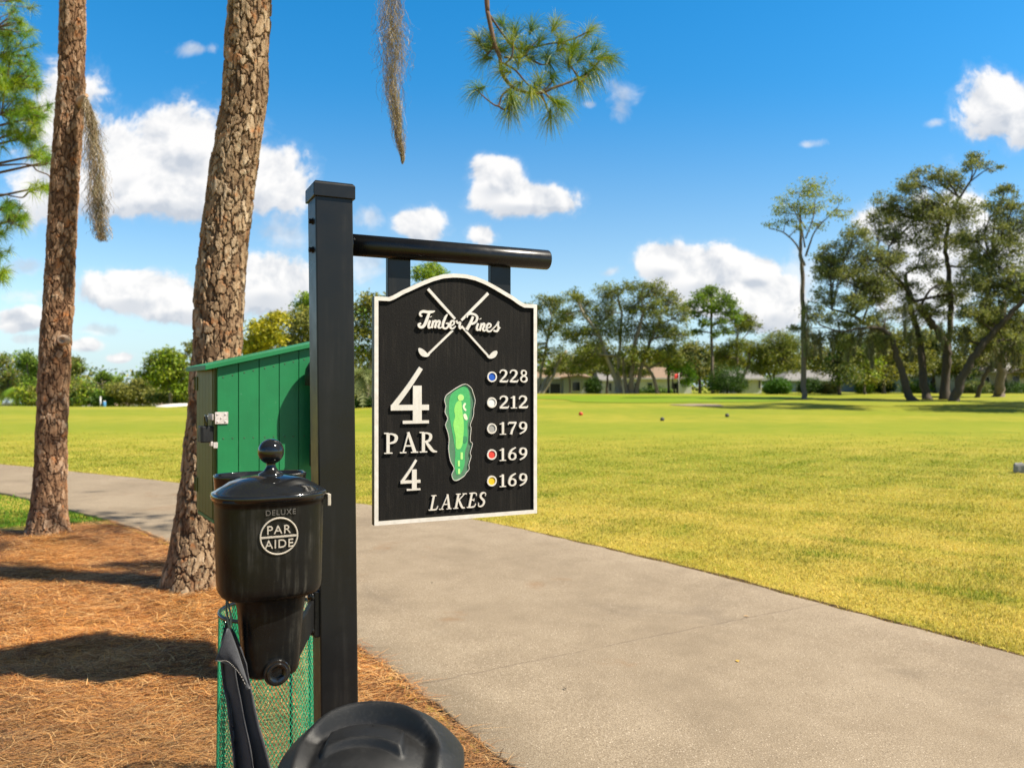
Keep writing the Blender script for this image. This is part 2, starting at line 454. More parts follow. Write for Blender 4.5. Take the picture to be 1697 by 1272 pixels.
# base ground sheet reaching the horizon (variable grid)
def grid_axis(lims):
    out = []
    for a, b, s in lims: out += list(np.arange(a, b, s))
    return np.array(out + [lims[-1][1]])
gx = grid_axis([(-900, -200, 70), (-200, -60, 10), (-60, 60, 1.2), (60, 200, 10), (200, 900, 70)])
gy = grid_axis([(-300, -20, 40), (-20, 110, 1.2), (110, 200, 10), (200, 1500, 100)])
X, Y = np.meshgrid(gx, gy); nx, ny = len(gx), len(gy)
Z = terrain(X, Y)
idx = np.arange(nx * ny).reshape(ny, nx)
gq = np.stack([idx[:-1, :-1], idx[:-1, 1:], idx[1:, 1:], idx[1:, :-1]], -1).reshape(-1, 4)
struct('lawn', MB().add(np.stack([X, Y, Z], -1).reshape(-1, 3), gq, smooth=True), M['lawn'])

# concrete cart path: a slab 3 cm proud with rounded edges
mb = MB(); cols = 10; V = []
for a, b in zip(pl, pr):
    jit = .010 * RNG.standard_normal(2) + .018 * np.sin(np.array([a[0] * 2.3, b[0] * 2.9 + b[1]]))
    d = (b - a) / np.linalg.norm(b - a)
    a = a + d * jit[0]; b = b + d * jit[1]
    zz = [(-.05, 0), (.022, 0), (.03, .012)]
    row = [np.r_[a + d * o, z] for z, o in zz]
    row += [np.r_[a + (b - a) * t, .030 + .006 * math.sin(PI * t)] for t in np.linspace(.1, .9, cols)]
    row += [np.r_[b - d * o, z] for z, o in zz[::-1]]
    V.append(row)
V = np.array(V); V[:, :, 2] += terrain(V[:, :, 0], V[:, :, 1])
r, c = V.shape[:2]
ii = np.arange(r * c).reshape(r, c)
q = np.stack([ii[:-1, :-1], ii[:-1, 1:], ii[1:, 1:], ii[1:, :-1]], -1).reshape(-1, 4)
struct('cart_path', MB().add(V.reshape(-1, 3), q, smooth=True), M['concrete'])

# dark soil strip where the turf is edged along the path
mb = MB(); V = []
for a, b in zip(pr, pl):
    d = (a - b) / np.linalg.norm(a - b)
    w = .085 + .03 * RNG.random()
    V.append([np.r_[a - d * .02, .004], np.r_[a + d * w * .5, .010], np.r_[a + d * w, .006]])
V = np.array(V); V[:, :, 2] += terrain(V[:, :, 0], V[:, :, 1]) + .004
ii = np.arange(NP * 3).reshape(NP, 3)
q = np.stack([ii[:-1, 1:], ii[:-1, :-1], ii[1:, :-1], ii[1:, 1:]], -1).reshape(-1, 4)
struct('soil_edge', MB().add(V.reshape(-1, 3), q, smooth=True), M['soil'])

# pine straw bed
edge_top = np.array([(-4.55, 9.02), (-4.95, 8.85), (-5.3, 8.62), (-5.9, 8.45), (-7.2, 8.15), (-10.5, 7.4)])
lp = pls[(pls[:, 1] < 8.9) & (pls[:, 1] > -1.5)]
BED = np.vstack([lp[::-1] , edge_top, [(-10.5, -1.5)]])
bx, by = np.arange(-10.5, 2.6, .06), np.arange(-1.5, 9.1, .06)
X, Y = np.meshgrid(bx, by); pts = np.stack([X.ravel(), Y.ravel()], 1)
inside = in_poly(pts, BED)
def bed_z(x, y):
    return .016 + .014 * (np.sin(x * 5.1 + 2 * np.sin(y * 3.3)) * np.sin(y * 4.3 + x)) + .006 * np.sin(x * 17) * np.sin(y * 19)
Zb = bed_z(X, Y)
edged = np.minimum(dist_to_line(pts, np.vstack([lp, ])), dist_to_line(pts, edge_top))
Zb = Zb.ravel() * sstep(0, .35, edged) + .006
idx = np.arange(len(pts)).reshape(len(by), len(bx))
q = np.stack([idx[:-1, :-1], idx[:-1, 1:], idx[1:, 1:], idx[1:, :-1]], -1).reshape(-1, 4)
q = q[inside[q].all(1)]
struct('pine_straw_bed', MB().add(np.c_[pts, Zb], q, smooth=True), M['bed'])

# loose needles over the bed (uncountable)
def blades(n, px, py, pz, ang, tilt, length, width, cols, bend=.25):
    """n two-segment tapering slivers as quads+tip"""
    d = np.stack([np.cos(ang) * np.cos(tilt), np.sin(ang) * np.cos(tilt), np.sin(tilt)], 1)
    s = np.stack([-np.sin(ang), np.cos(ang), np.zeros(n)], 1) * (width / 2)[:, None]
    p0 = np.stack([px, py, pz], 1)
    side = np.stack([-np.sin(ang), np.cos(ang), np.zeros(n)], 1)
    p1 = p0 + d * (length * .55)[:, None]
    d2 = d + side * (RNG.uniform(-bend, bend, n))[:, None]
    d2[:, 2] *= .6
    p2 = p0 + d2 * length[:, None]
    V = np.stack([p0 - s, p0 + s, p1 + s * .85, p1 - s * .85, p2 + s * .2, p2 - s * .2], 1).reshape(-1, 3)
    b = np.arange(n)[:, None] * 6
    q = np.concatenate([b + np.array([[0, 1, 2, 3]]), b + np.array([[3, 2, 4, 5]])])
    return V, q, np.repeat(cols, 6, axis=0)

N = 320000
t = RNG.random(N)
yy = 1.9 + (9.15 - 1.9) * t ** 1.25
xx = -yy * .92 + RNG.random(N) * (yy * .92 + .9)
pp = np.stack([xx, yy], 1)
k = in_poly(pp, BED) & (RNG.random(N) < 1)
# a few needles spill over the edges
pp2 = pp[~k]; dd = np.minimum(dist_to_line(pp2, lp), 9)
sp_ = pp2[(dd < .045) & (RNG.random(len(pp2)) < .22)]
pp = np.vstack([pp[k], sp_]); n = len(pp)
L = RNG.uniform(.06, .17, n); Wd = RNG.uniform(.0015, .0034, n)
ang = RNG.normal(.35, .75, n) + PI * RNG.integers(0, 2, n)
tip = pp + np.stack([np.cos(ang), np.sin(ang)], 1) * L[:, None]
over = in_poly(tip, PATHPOLY) & (RNG.random(n) < .88)
pp = pp[~over]; L = L[~over]; Wd = Wd[~over]; ang = ang[~over]; n = len(pp)
cz = bed_z(pp[:, 0], pp[:, 1]) + RNG.uniform(.004, .03, n)
patch = np.sin(pp[:, 0] * 2.1 + 1) * np.sin(pp[:, 1] * 1.7) + .6 * np.sin(pp[:, 0] * 5 + pp[:, 1] * 3)
base = np.array([(.78, .36, .09), (.60, .235, .052), (.32, .11, .028), (.84, .52, .22), (.07, .028, .011)])
pick = np.clip((RNG.random(n) * 5 - patch * .5).astype(int), 0, 4)
colr = base[pick] * RNG.uniform(.6, 1.25, (n, 1))
# nearest the post the straw is older and greyer
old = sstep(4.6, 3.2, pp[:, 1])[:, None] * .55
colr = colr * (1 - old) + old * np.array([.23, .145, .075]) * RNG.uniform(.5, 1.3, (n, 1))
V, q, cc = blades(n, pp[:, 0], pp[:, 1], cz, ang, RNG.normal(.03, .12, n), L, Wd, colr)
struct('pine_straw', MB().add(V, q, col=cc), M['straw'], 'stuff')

# grass blades on the near lawn right of the path and on the shaded patch at left
def grass(N, region, name, lo, hi, hgt, green, grn=(.17, .22, .012)):
    yy = lo * (hi / lo) ** RNG.random(N)
    xx = RNG.uniform(-.74, 1.0, N) * yy
    pp = np.stack([xx, yy], 1)
    k = region(pp) & (RNG.random(N) < 1 - .85 * sstep(hi * .55, hi, yy))
    pp = pp[k]; n = len(pp)
    clump = np.sin(pp[:, 0] * 1.9 + 1.1 * np.sin(pp[:, 1] * 1.3)) * np.sin(pp[:, 1] * 2.3 + .7 * np.sin(pp[:, 0] * 2.7)) + .5 * np.sin(pp[:, 0] * 6.1 + pp[:, 1] * 2) * np.sin(pp[:, 1] * 7.3 - pp[:, 0])
    g = np.clip(green + clump * .30 + .45 * sstep(.55, .9, np.sin(pp[:, 0] * 2.3 + 4 * np.sin(pp[:, 1] * .9)) * np.sin(pp[:, 1] * 3.1 + 2 * np.sin(pp[:, 0] * 1.7))) + RNG.normal(0, .22, n) - .18 * sstep(8, 5, pp[:, 1]) + .3 * sstep(9, 18, pp[:, 1]), 0, 1)[:, None]
    straw = np.array([.60, .44, .10]); grn = np.array(grn)
    col = (straw * (1 - g) + grn * g) * RNG.uniform(.55, 1.3, (n, 1))
    sc_ = np.clip(pp[:, 1] / 7, .8, 2.6)
    tuft = np.sin(pp[:, 0] * 61 + 3 * np.sin(pp[:, 1] * 23)) * np.sin(pp[:, 1] * 53 + 3 * np.sin(pp[:, 0] * 19)); col = col * (1 + .18 * tuft[:, None])
    L = RNG.uniform(.6, 1.3, n) * hgt * (.85 + .25 * clump + .45 * tuft); L = np.maximum(L, hgt * .4)
    W = RNG.uniform(.003, .006, n) * sc_
    V, q, cc = blades(n, pp[:, 0], pp[:, 1], terrain(pp[:, 0], pp[:, 1]) + 0, RNG.uniform(0, 2 * PI, n), RNG.uniform(.25, 1.3, n), L, W, col, .5)
    struct(name, MB().add(V, q, col=cc), M['grass'], 'stuff')
RIGHT = np.vstack([pr, [(9, -3), (80, 40), (80, 80), (-60, 80)]])
def reg_right(p):
    k = in_poly(p, RIGHT)
    i = np.where(k)[0]; near = i[p[i, 1] < 26]
    d = dist_to_line(p[near], prs)
    k[near[d < .03 + .035 * RNG.random(len(near)) + .045 * (.5 + .5 * np.sin(p[near][:, 0] * 7 + 2 * np.sin(p[near][:, 1] * 5)) * np.sin(p[near][:, 1] * 9.3))]] = False
    return k
grass(640000, reg_right, 'grass', 4.0, 26, .042, .36)
def reg_left(p):
    return (~in_poly(p, PATHPOLY)) & (~in_poly(p, BED)) & (p[:, 0] < -4.3) & (p[:, 1] > 7.4) & (p[:, 1] < 12.2) & in_poly(p, np.vstack([pl[pl[:, 1] > 8.8], [(-4.5, 9.0), (-10.5, 7.4), (-27, 10)]]))
grass(330000, reg_left, 'grass', 7.4, 12.5, .06, 1.2, (.10, .215, .012))

# ragged thatch leaning over the concrete along the edge of the turf
n = 16000
i = RNG.integers(int(NP * .28), NP - 18, n); t = RNG.random(n)[:, None]
e = pr[i] * (1 - t) + pr[i + 1] * t; inw = (pl[i] - pr[i]); inw /= np.linalg.norm(inw, axis=1)[:, None]
cl_ = .5 + .5 * np.sin(e[:, 0] * 9 + 2.5 * np.sin(e[:, 1] * 6)) * np.sin(e[:, 1] * 11 + 2 * np.sin(e[:, 0] * 4))
off = -.10 + (.075 + .07 * cl_) * RNG.random(n)
q_ = e + inw * off[:, None]; keep = RNG.random(n) < .25 + .75 * cl_; q_ = q_[keep]; inw = inw[keep]; n = len(q_)
g = RNG.random(n)[:, None] ** 2.2
col = (np.array([.52, .36, .09]) * (1 - g) + np.array([.16, .20, .012]) * g) * RNG.uniform(.4, 1.2, (n, 1))
ang = np.arctan2(inw[:, 1], inw[:, 0]) + RNG.normal(0, .9, n)
V, q, cc = blades(n, q_[:, 0], q_[:, 1], terrain(q_[:, 0], q_[:, 1]) + RNG.uniform(.0, .02, n), ang, RNG.uniform(.15, 1.2, n), RNG.uniform(.02, .055, n), RNG.uniform(.003, .006, n), col, .5)
struct('grass', MB().add(V, q, col=cc), M['grass'], 'stuff')
# ================================================================== tee sign on its post
PHI = math.radians(25.6)
D = np.array([math.cos(PHI), math.sin(PHI), 0]); NN = np.array([math.sin(PHI), -math.cos(PHI), 0]); UP = np.array([0, 0, 1.])
O = np.array([-.487, 2.2, 0])
AX = np.stack([D, -NN, UP])
M['post'] = mat_black('black_post_paint', .009, .33, .08, True, 5, spec=.33)
M['arm'] = mat_black('black_gloss_tube', .008, .24, .04, False, 8)
M['board'] = None
def board_material():
    m, nt = newmat('black_sandblasted_board')
    co = coords(nt)
    st = nt.noise(nt.vmath('MULTIPLY', co, (1, 1, .05)), 160, 5, .65)
    sp = nt.noise(co, 260, 4, .7)
    big = nt.noise(co, 9, 5, .6)
    f = nt.math('MULTIPLY', nt.maprange(st, .42, .75), nt.maprange(big, .3, .7))
    f = nt.math('ADD', nt.math('MULTIPLY', f, .6), nt.math('MULTIPLY', nt.maprange(sp, .55, .78), .6), clamp=True)
    col = nt.mix(nt.math('MULTIPLY', f, .30), (.006, .0052, .0045), (.09, .075, .058))
    finish(nt, col, .75, 0, .18, nt.math('ADD', sp, nt.math('MULTIPLY', st, .6)), .7, .0015)
    return m
M['board'] = board_material()
M['silver'] = mat_plain('weathered_silver_paint', (.70, .645, .58), .42, .12, 60, .12, .25, rvar=.08, stretch=(1, 1, .25), dist=.0006)
M['trim_side'] = M['silver']
post = empty('tee_sign', O + UP * 0, 'black post and arm carrying the Timber Pines tee sign board for hole 4', 'golf sign')
lean = lambda V: np.asarray(V) - np.outer((np.asarray(V)[:, 2] - .65) / 1.5 * .0165, D)
mb = MB()
for z0, z1, s in ((-.3, 2.062, .1016),):
    sub = MB().box(O + UP * (z0 + z1) / 2, (s, s, z1 - z0), AX); sub.v = [lean(v) for v in sub.v]; mb.merge(sub)
post_o = obj('post', mb, M['post'], post, .004, 2)
topc = O + UP * 2.07 - D * .0155
mb = MB().box(topc + UP * .008, (.112, .112, .040), AX)
mb.prism([topc + UP * .0281 + (a * D + b * NN) * .056 for a, b in ((-1, -1), (1, -1), (1, 1), (-1, 1))], UP * .001)
capo = obj('post_cap', MB().loft([[topc + UP * h + (a * D + b * NN) * w for a, b in ((-1, 1), (1, 1), (1, -1), (-1, -1))] for h, w in ((-.012, .0565), (.024, .0565), (.031, .050))], smooth=False), M['post'], post, .002, 2)
for zz in (1.942 + .055, 1.942 - .022):
    c = O - D * (.0508 + .0155 * 1.0) + UP * zz + NN * .012
    sub = MB()
    th = np.arange(6) / 6 * 2 * PI
    sub.loft([[c - D * o + (np.cos(a) * NN + np.sin(a) * UP) * r for a in th] for o, r in ((-.003, .0095), (.002, .0095), (.002, .0072), (.010, .0072))], smooth=False)
    obj('bolt', sub, M['arm'], post_o)
# horizontal arm
ZA, RA = 1.944, .0305
a0, a1 = O + D * .036 + UP * ZA, O + D * .664 + UP * ZA
mb = MB()
th = np.arange(40) / 40 * 2 * PI
ring = lambda c, r: [c + (np.cos(t) * NN + np.sin(t) * UP) * r for t in th]
mb.loft([ring(a0, RA), ring(a1 - D * .004, RA), ring(a1 - D * .001, RA - .0012), ring(a1, RA - .004)])
# weld flange against the post
mb.loft([ring(O + D * .035 + UP * ZA, .036), ring(O + D * .041 + UP * ZA, .036), ring(O + D * .041 + UP * ZA, .031)])
obj('arm', mb, M['arm'], post)

def plane_pt(px, py, off=0.):
    """photo pixel -> point on the sign's face plane (offset towards the viewer)"""
    d = np.array([(px - CX) / F, 1, -(py - HY) / F]); o0 = np.array([0, 0, CAMZ])
    q = O + NN * (.012 + off)
    t = np.dot(q - o0, NN) / np.dot(d, NN)
    return o0 + d * t
def loc2(px, py):
    p = plane_pt(px, py) - O
    return np.array([np.dot(p, D), p[2]])
def to3(t, z, off=0.): return O + D * t + UP * z + NN * (.012 + off)
z2 = lambda x, y: loc2(590 + x / 2.7656, 430 + y / 2.7652)
z4 = lambda x, y: loc2(680 + x / 8.481, 460 + y / 8.48)
z5 = lambda x, y: loc2(720 + x / 6.7, 620 + y / 6.695)
for px0, px1 in ((646, 684), (817.5, 851)):
    t0, t1 = loc2(px0, 450)[0], loc2(px1, 450)[0]
    cc = O + D * (t0 + t1) / 2 + UP * 1.855 - NN * .0175
    mb = MB().box(cc, (t1 - t0, .022, .15), AX)
    mb.box(cc + UP * (.067), (t1 - t0 + .006, .027, .008), AX)
    obj('hanger', mb, M['post'], post, .002)
# board outline
tl, tr, br, bl = loc2(620.5, 489), loc2(890, 506), loc2(890, 851.5), loc2(620.5, 869)
zt, zb = (tl[1] + tr[1]) / 2, (br[1] + bl[1]) / 2
t0, t1 = (tl[0] + bl[0]) / 2, (tr[0] + br[0]) / 2
arch = [z2(150, 150), z2(200, 133), z2(250, 112), z2(300, 91), z2(350, 75), z2(400, 67), z2(450, 64), z2(500, 67), z2(550, 79), z2(600, 105), z2(650, 136), z2(700, 168), z2(740, 190)]
arch = np.array(arch)
# make the arch symmetric about the board's middle
tm = (t0 + t1) / 2; us = np.linspace(-.215, .215, 41)
hL = np.interp(tm + us, arch[:, 0], arch[:, 1]); hs = (hL + hL[::-1]) / 2
hs = zt + np.maximum(hs - zt, 0) * sstep(.215, .175, np.abs(us)) ** .6
outline = [(t0, zb), (t1, zb), (t1, zt)] + [(tm + u, h) for u, h in zip(us[::-1], hs[::-1])] + [(t0, zt)]
outline = np.array(outline)
def inset(poly, d):
    n = len(poly); out = []
    for i in range(n):
        a, b, c = poly[i - 1], poly[i], poly[(i + 1) % n]
        e1 = (b - a) / (np.linalg.norm(b - a) + 1e-9); e2 = (c - b) / (np.linalg.norm(c - b) + 1e-9)
        n1 = np.array([-e1[1], e1[0]]); n2 = np.array([-e2[1], e2[0]])
        m = n1 + n2; m /= np.linalg.norm(m); out.append(b + m * d / max(.3, np.dot(m, n1)))
    return np.array(out)
inn = inset(outline, .0115)
TH = .026
bp = [to3(t, z, -.0065) for t, z in inset(outline, .001)]
board = obj('board', MB().prism(bp, -NN * (TH - .0075)), M['board'], post)
mb = MB()
fo = [to3(t, z, 0) for t, z in outline]; fi = [to3(t, z, 0) for t, z in inn]; fib = [to3(t, z, -.0075) for t, z in inn]; fob = [to3(t, z, -TH) for t, z in outline]
fbi = [to3(t, z, -TH) for t, z in inn]
mb.loft([fib, fi, fo, fob, fbi], cap0=False, cap1=False, smooth=False)
def trim_material():
    m, nt = newmat('sign_trim_paint')
    co = coords(nt)
    n = nt.noise(co, 60, 5, .6)
    geo = nt.n('ShaderNodeNewGeometry').outputs['Normal']
    fr = nt.maprange(nt.vmath('DOT_PRODUCT', geo, tuple(NN)), .4, .7)      # only the face is painted silver, the edge is bare black
    col = nt.mix(fr, (.10, .09, .07), nt.ramp(n, [(.3, (.60, .55, .49)), (.7, (.75, .70, .64))]))
    finish(nt, col, .45, .1, .5, n, .1, .0006)
    return m
obj('border', mb, trim_material(), board)

def ribbon(mb, pts, k=6, h=.0055, z=0., caps=True):
    """flat relief stroke: pts = (t, z, width) in sign metres; rises from the board face"""
    p = catmull(np.asarray(pts, float), k)
    q, w = p[:, :2], np.maximum(p[:, 2], .0004) / 2
    tg = np.gradient(q, axis=0); tg /= np.linalg.norm(tg, axis=1)[:, None] + 1e-12
    nr = np.stack([-tg[:, 1], tg[:, 0]], 1)
    Lf, Rt = q + nr * w[:, None], q - nr * w[:, None]
    def cap(c, t, n_, w_, s):
        a = np.linspace(0, PI, 6)[1:-1]
        return [c + s * t * w_ * math.sin(x) + n_ * w_ * math.cos(x) * s * -1 for x in a]
    if caps: pass
    o0, o1 = -.0075, -.0065 + h + z
    n = len(q); rows = []
    for L_, R_ in zip(Lf, Rt):
        rows.append([to3(*L_, o0), to3(*L_, o1), to3(*R_, o1), to3(*R_, o0)])
    mb.loft(rows, smooth=False)
_stag = [0]
def strokes(mb, sts, tf, k=6, h=.0055):
    for s in sts:
        _stag[0] = (_stag[0] + 1) % 9
        ribbon(mb, [tf(*a) for a in s], k, h, _stag[0] * 6e-5)
def ell(cx, cy, rx, ry, w0, w1, n=14, rot=0.):
    """closed bowl, thicker on its flanks"""
    out = []
    for a in np.linspace(0, 2 * PI, n + 1):
        out.append((cx + rx * math.cos(a), cy + ry * math.sin(a), w0 + (w1 - w0) * abs(math.cos(a + rot)) ** 1.3))
    return out
G = {
'2': (.56, [[(.05, .70, .07), (.09, .85, .08), (.24, .95, .09), (.40, .86, .14), (.43, .70, .16), (.36, .50, .13), (.22, .30, .10), (.05, .07, .07)], [(.03, .065, .11), (.28, .06, .13), (.46, .065, .12), (.52, .12, .06), (.54, .22, .03)]]),
'8': (.54, [ell(.27, .74, .145, .195, .07, .115, rot=.4), ell(.27, .26, .185, .225, .075, .13, rot=.5)]),
'1': (.40, [[(.21, .02, .15), (.21, .96, .15)], [(.04, .80, .03), (.13, .85, .06), (.23, .93, .08)], [(.03, .025, .05), (.39, .025, .05)]]),
'7': (.54, [[(.03, .74, .03), (.05, .86, .06), (.10, .90, .10)], [(.08, .905, .12), (.50, .905, .12)], [(.48, .92, .06), (.38, .64, .10), (.26, .32, .14), (.20, .0, .15)]]),
'9': (.56, [ell(.27, .67, .175, .25, .07, .14), [(.44, .68, .15), (.43, .44, .14), (.32, .20, .10), (.09, .01, .05)]]),
'6': (.56, [ell(.28, .32, .18, .26, .07, .14), [(.105, .33, .15), (.13, .58, .14), (.26, .82, .10), (.48, .99, .05)]]),
'4': (.68, [[(.535, 1.0, .085), (.30, .64, .09), (.04, .29, .10)], [(.0, .285, .10), (.68, .285, .10)], [(.47, .02, .17), (.47, .68, .165)], [(.21, .022, .055), (.68, .022, .055)]]),
'P': (.64, [[(.19, .02, .15), (.19, .96, .15)], [(.02, .965, .05), (.22, .965, .05)], [(.03, .025, .05), (.38, .025, .05)], [(.2, .93, .06), (.38, .92, .08), (.52, .83, .14), (.54, .70, .155), (.46, .55, .11), (.22, .47, .05)]]),
'A': (.78, [[(.14, .03, .06), (.37, .97, .07)], [(.36, .99, .12), (.65, .03, .16)], [(.24, .34, .065), (.56, .34, .065)], [(.0, .025, .05), (.28, .025, .05)], [(.48, .025, .05), (.80, .025, .05)]]),
'R': (.80, [[(.19, .02, .15), (.19, .96, .15)], [(.02, .965, .05), (.22, .965, .05)], [(.03, .025, .05), (.36, .025, .05)], [(.2, .93, .06), (.38, .92, .08), (.50, .84, .13), (.51, .70, .145), (.43, .56, .11), (.22, .49, .05)], [(.31, .50, .10), (.48, .24, .15), (.62, .06, .13), (.80, .015, .05)]]),
'L': (.60, [[(.19, .02, .14), (.19, .96, .14)], [(.03, .965, .05), (.36, .965, .05)], [(.03, .03, .06), (.45, .03, .07), (.54, .10, .07), (.59, .28, .04)]]),
'K': (.78, [[(.19, .02, .14), (.19, .96, .14)], [(.03, .965, .05), (.35, .965, .05)], [(.03, .025, .05), (.35, .025, .05)], [(.22, .46, .06), (.58, .95, .06)], [(.47, .965, .05), (.75, .965, .05)], [(.30, .55, .12), (.52, .18, .15), (.64, .04, .12), (.80, .02, .05)]]),
'E': (.62, [[(.19, .02, .14), (.19, .96, .14)], [(.03, .96, .06), (.46, .96, .07), (.53, .78, .05)], [(.2, .51, .06), (.40, .51, .06)], [(.42, .61, .03), (.42, .42, .05)], [(.03, .03, .06), (.48, .035, .08), (.59, .26, .05)]]),
'S': (.50, [[(.42, .72, .04), (.40, .90, .06), (.27, .96, .08), (.11, .88, .12), (.09, .72, .14), (.20, .57, .15), (.35, .44, .15), (.41, .27, .14), (.34, .09, .10), (.21, .03, .08), (.07, .09, .07), (.04, .30, .04)]]),
}
def word(name, txt, x0, x1, z, h, slant=0., gap=.07):
    """serif lettering in relief from t=x0 to x1, baseline z, cap height h"""
    tot = sum(G[c][0] for c in txt) + gap * (len(txt) - 1)
    sx = (x1 - x0) / (tot * h)
    mb = MB(); cur = 0
    for c in txt:
        w, st = G[c]
        strokes(mb, st, lambda x, y, ww, cur=cur: (x0 + (cur + x) * h * sx + slant * y * h, z + y * h, ww * h * (.5 + .5 * sx) * .97))
        cur += w + gap
    return obj(name, mb, M['silver'], board)
def zspan(xa, ya, xb, yb):
    a, b = z2(xa, ya), z2(xb, yb); return a, b
for txt, yb_ in (('228', 564), ('212', 683), ('179', 802), ('169', 921), ('169', 1040)):
    a, b, c = z2(657, yb_), z2(790, yb_), z2(657, yb_ - 59)
    word('distance_number', txt, a[0], b[0], (a[1] + z2(790, yb_ - 4)[1]) / 2, c[1] - a[1])
a, b, c = z2(160, 752), z2(335, 752), z2(160, 495); word('hole_number', '4', a[0], b[0], a[1], c[1] - a[1])
a, b, c = z2(127, 890), z2(372, 890), z2(127, 793); word('par_lettering', 'PAR', a[0], b[0], a[1], c[1] - a[1], gap=.06)
a, b, c = z2(205, 1060), z2(296, 1060), z2(205, 920); word('par_number', '4', a[0], b[0], a[1], c[1] - a[1])
a, b, c = z2(331, 1153), z2(590, 1153), z2(331, 1084); word('course_lettering', 'LAKES', a[0], b[0], a[1] + .002, c[1] - a[1], slant=.21, gap=.12)
# coloured tee dots
for (x, y), rgb in zip(((625, 537), (624, 655), (624, 774), (624, 893), (624, 1014)), ((.01, .08, .42), (.72, .70, .66), (.30, .29, .27), (.62, .045, .03), (.72, .47, .02))):
    c = z2(x, y); r = (z2(x + 22, y)[0] - c[0]) ; th = np.arange(28) / 28 * 2 * PI
    mb = MB()
    circ = lambda rr, o: [to3(c[0] + rr * math.cos(a), c[1] + rr * math.sin(a), o) for a in th]
    mb.loft([circ(r, -.0075), circ(r, -.0012), circ(r * .74, -.0012), circ(r * .74, -.0045)], cap0=False, cap1=False, smooth=False)
    ringo = obj('tee_dot_ring', mb, M['silver'], board)
    mm = mat_plain('tee_dot_paint', rgb, .4, .1, 40, .05)
    obj('tee_dot', MB().loft([circ(r * .75, -.007), circ(r * .73, -.0035), circ(r * .5, -.003)], cap0=False, smooth=False), mm, board)
# script lettering
px4 = 1 / 8.481 * (loc2(801, 560)[0] - loc2(800, 560)[0])
s4 = lambda x, y, w: (*z4(x, y), w * px4 * .92)
TIMBER = [[(345, 468, 12), (305, 480, 34), (240, 482, 38), (175, 475, 36), (137, 502, 30), (143, 532, 26), (168, 540, 18)], [(268, 488, 32), (238, 570, 42), (207, 650, 42), (172, 692, 38), (132, 690, 36), (118, 660, 32), (150, 640, 22)],
 [(278, 600, 32), (257, 660, 34), (258, 702, 28), (290, 698, 16)], [(288, 545, 30), (292, 552, 32)],
 [(325, 602, 30), (300, 708, 32)], [(312, 645, 16), (348, 607, 26), (365, 622, 30), (345, 708, 32)], [(360, 645, 16), (398, 607, 26), (415, 625, 30), (395, 690, 30), (420, 705, 20), (450, 688, 12)],
 [(522, 515, 14), (492, 560, 32), (462, 640, 34), (460, 695, 32), (498, 714, 26), (535, 680, 26), (530, 642, 22), (500, 645, 14)],
 [(555, 685, 14), (608, 655, 22), (615, 617, 26), (585, 608, 26), (560, 650, 32), (566, 702, 32), (600, 714, 24), (640, 678, 12)],
 [(648, 602, 30), (665, 640, 20), (702, 628, 26), (690, 680, 32), (700, 714, 26), (722, 700, 12)]]
PINES = [[(798, 562, 16), (806, 525, 26), (850, 506, 30), (910, 520, 32), (940, 560, 36), (920, 618, 32), (870, 650, 26), (845, 640, 14)], [(882, 545, 34), (842, 640, 42), (793, 732, 44)],
 [(955, 640, 28), (935, 698, 32), (943, 735, 28), (978, 722, 14)], [(985, 575, 28), (989, 582, 30)],
 [(1003, 640, 28), (975, 746, 30)], [(990, 685, 14), (1028, 646, 26), (1042, 662, 30), (1020, 722, 30), (1040, 746, 24), (1072, 726, 12)],
 [(1072, 715, 12), (1125, 690, 20), (1130, 657, 24), (1100, 648, 26), (1073, 690, 32), (1080, 742, 30), (1120, 755, 24), (1155, 728, 12)],
 [(1150, 730, 12), (1200, 680, 16), (1240, 618, 20), (1232, 660, 28), (1240, 710, 32), (1215, 752, 30), (1168, 742, 24)], [(1235, 725, 20), (1268, 700, 8)]]
mb = MB(); strokes(mb, TIMBER + PINES, s4, 6, .0068); obj('script_lettering', mb, M['silver'], board)
for shaft, head in (([(252, 160, 38), (420, 345, 38), (520, 455, 36), (632, 580, 34)], None), ([(715, 668, 10), (740, 700, 28), (900, 880, 27), (1090, 1085, 27)], [(1085, 1090, 30), (1120, 1112, 52), (1165, 1092, 74), (1200, 1058, 60), (1218, 1035, 24)])):
    pass
mb = MB(); strokes(mb, [[(252, 158, 40), (420, 345, 40), (520, 455, 37), (632, 580, 34)], [(722, 680, 28), (900, 880, 28), (1092, 1092, 28)], [(1082, 1092, 22), (1120, 1112, 48), (1165, 1090, 76), (1200, 1055, 62), (1220, 1030, 20)]], s4, 5, .0050)
obj('golf_club', mb, M['silver'], board)
mb = MB(); strokes(mb, [[(1098, 218, 42), (1000, 320, 40), (870, 450, 38), (722, 598, 32)], [(600, 740, 30), (430, 905, 29), (262, 1068, 29)], [(272, 1070, 24), (235, 1085, 54), (185, 1062, 82), (145, 1020, 64), (122, 992, 20)]], s4, 5, .0050)
obj('golf_club', mb, M['silver'], board)
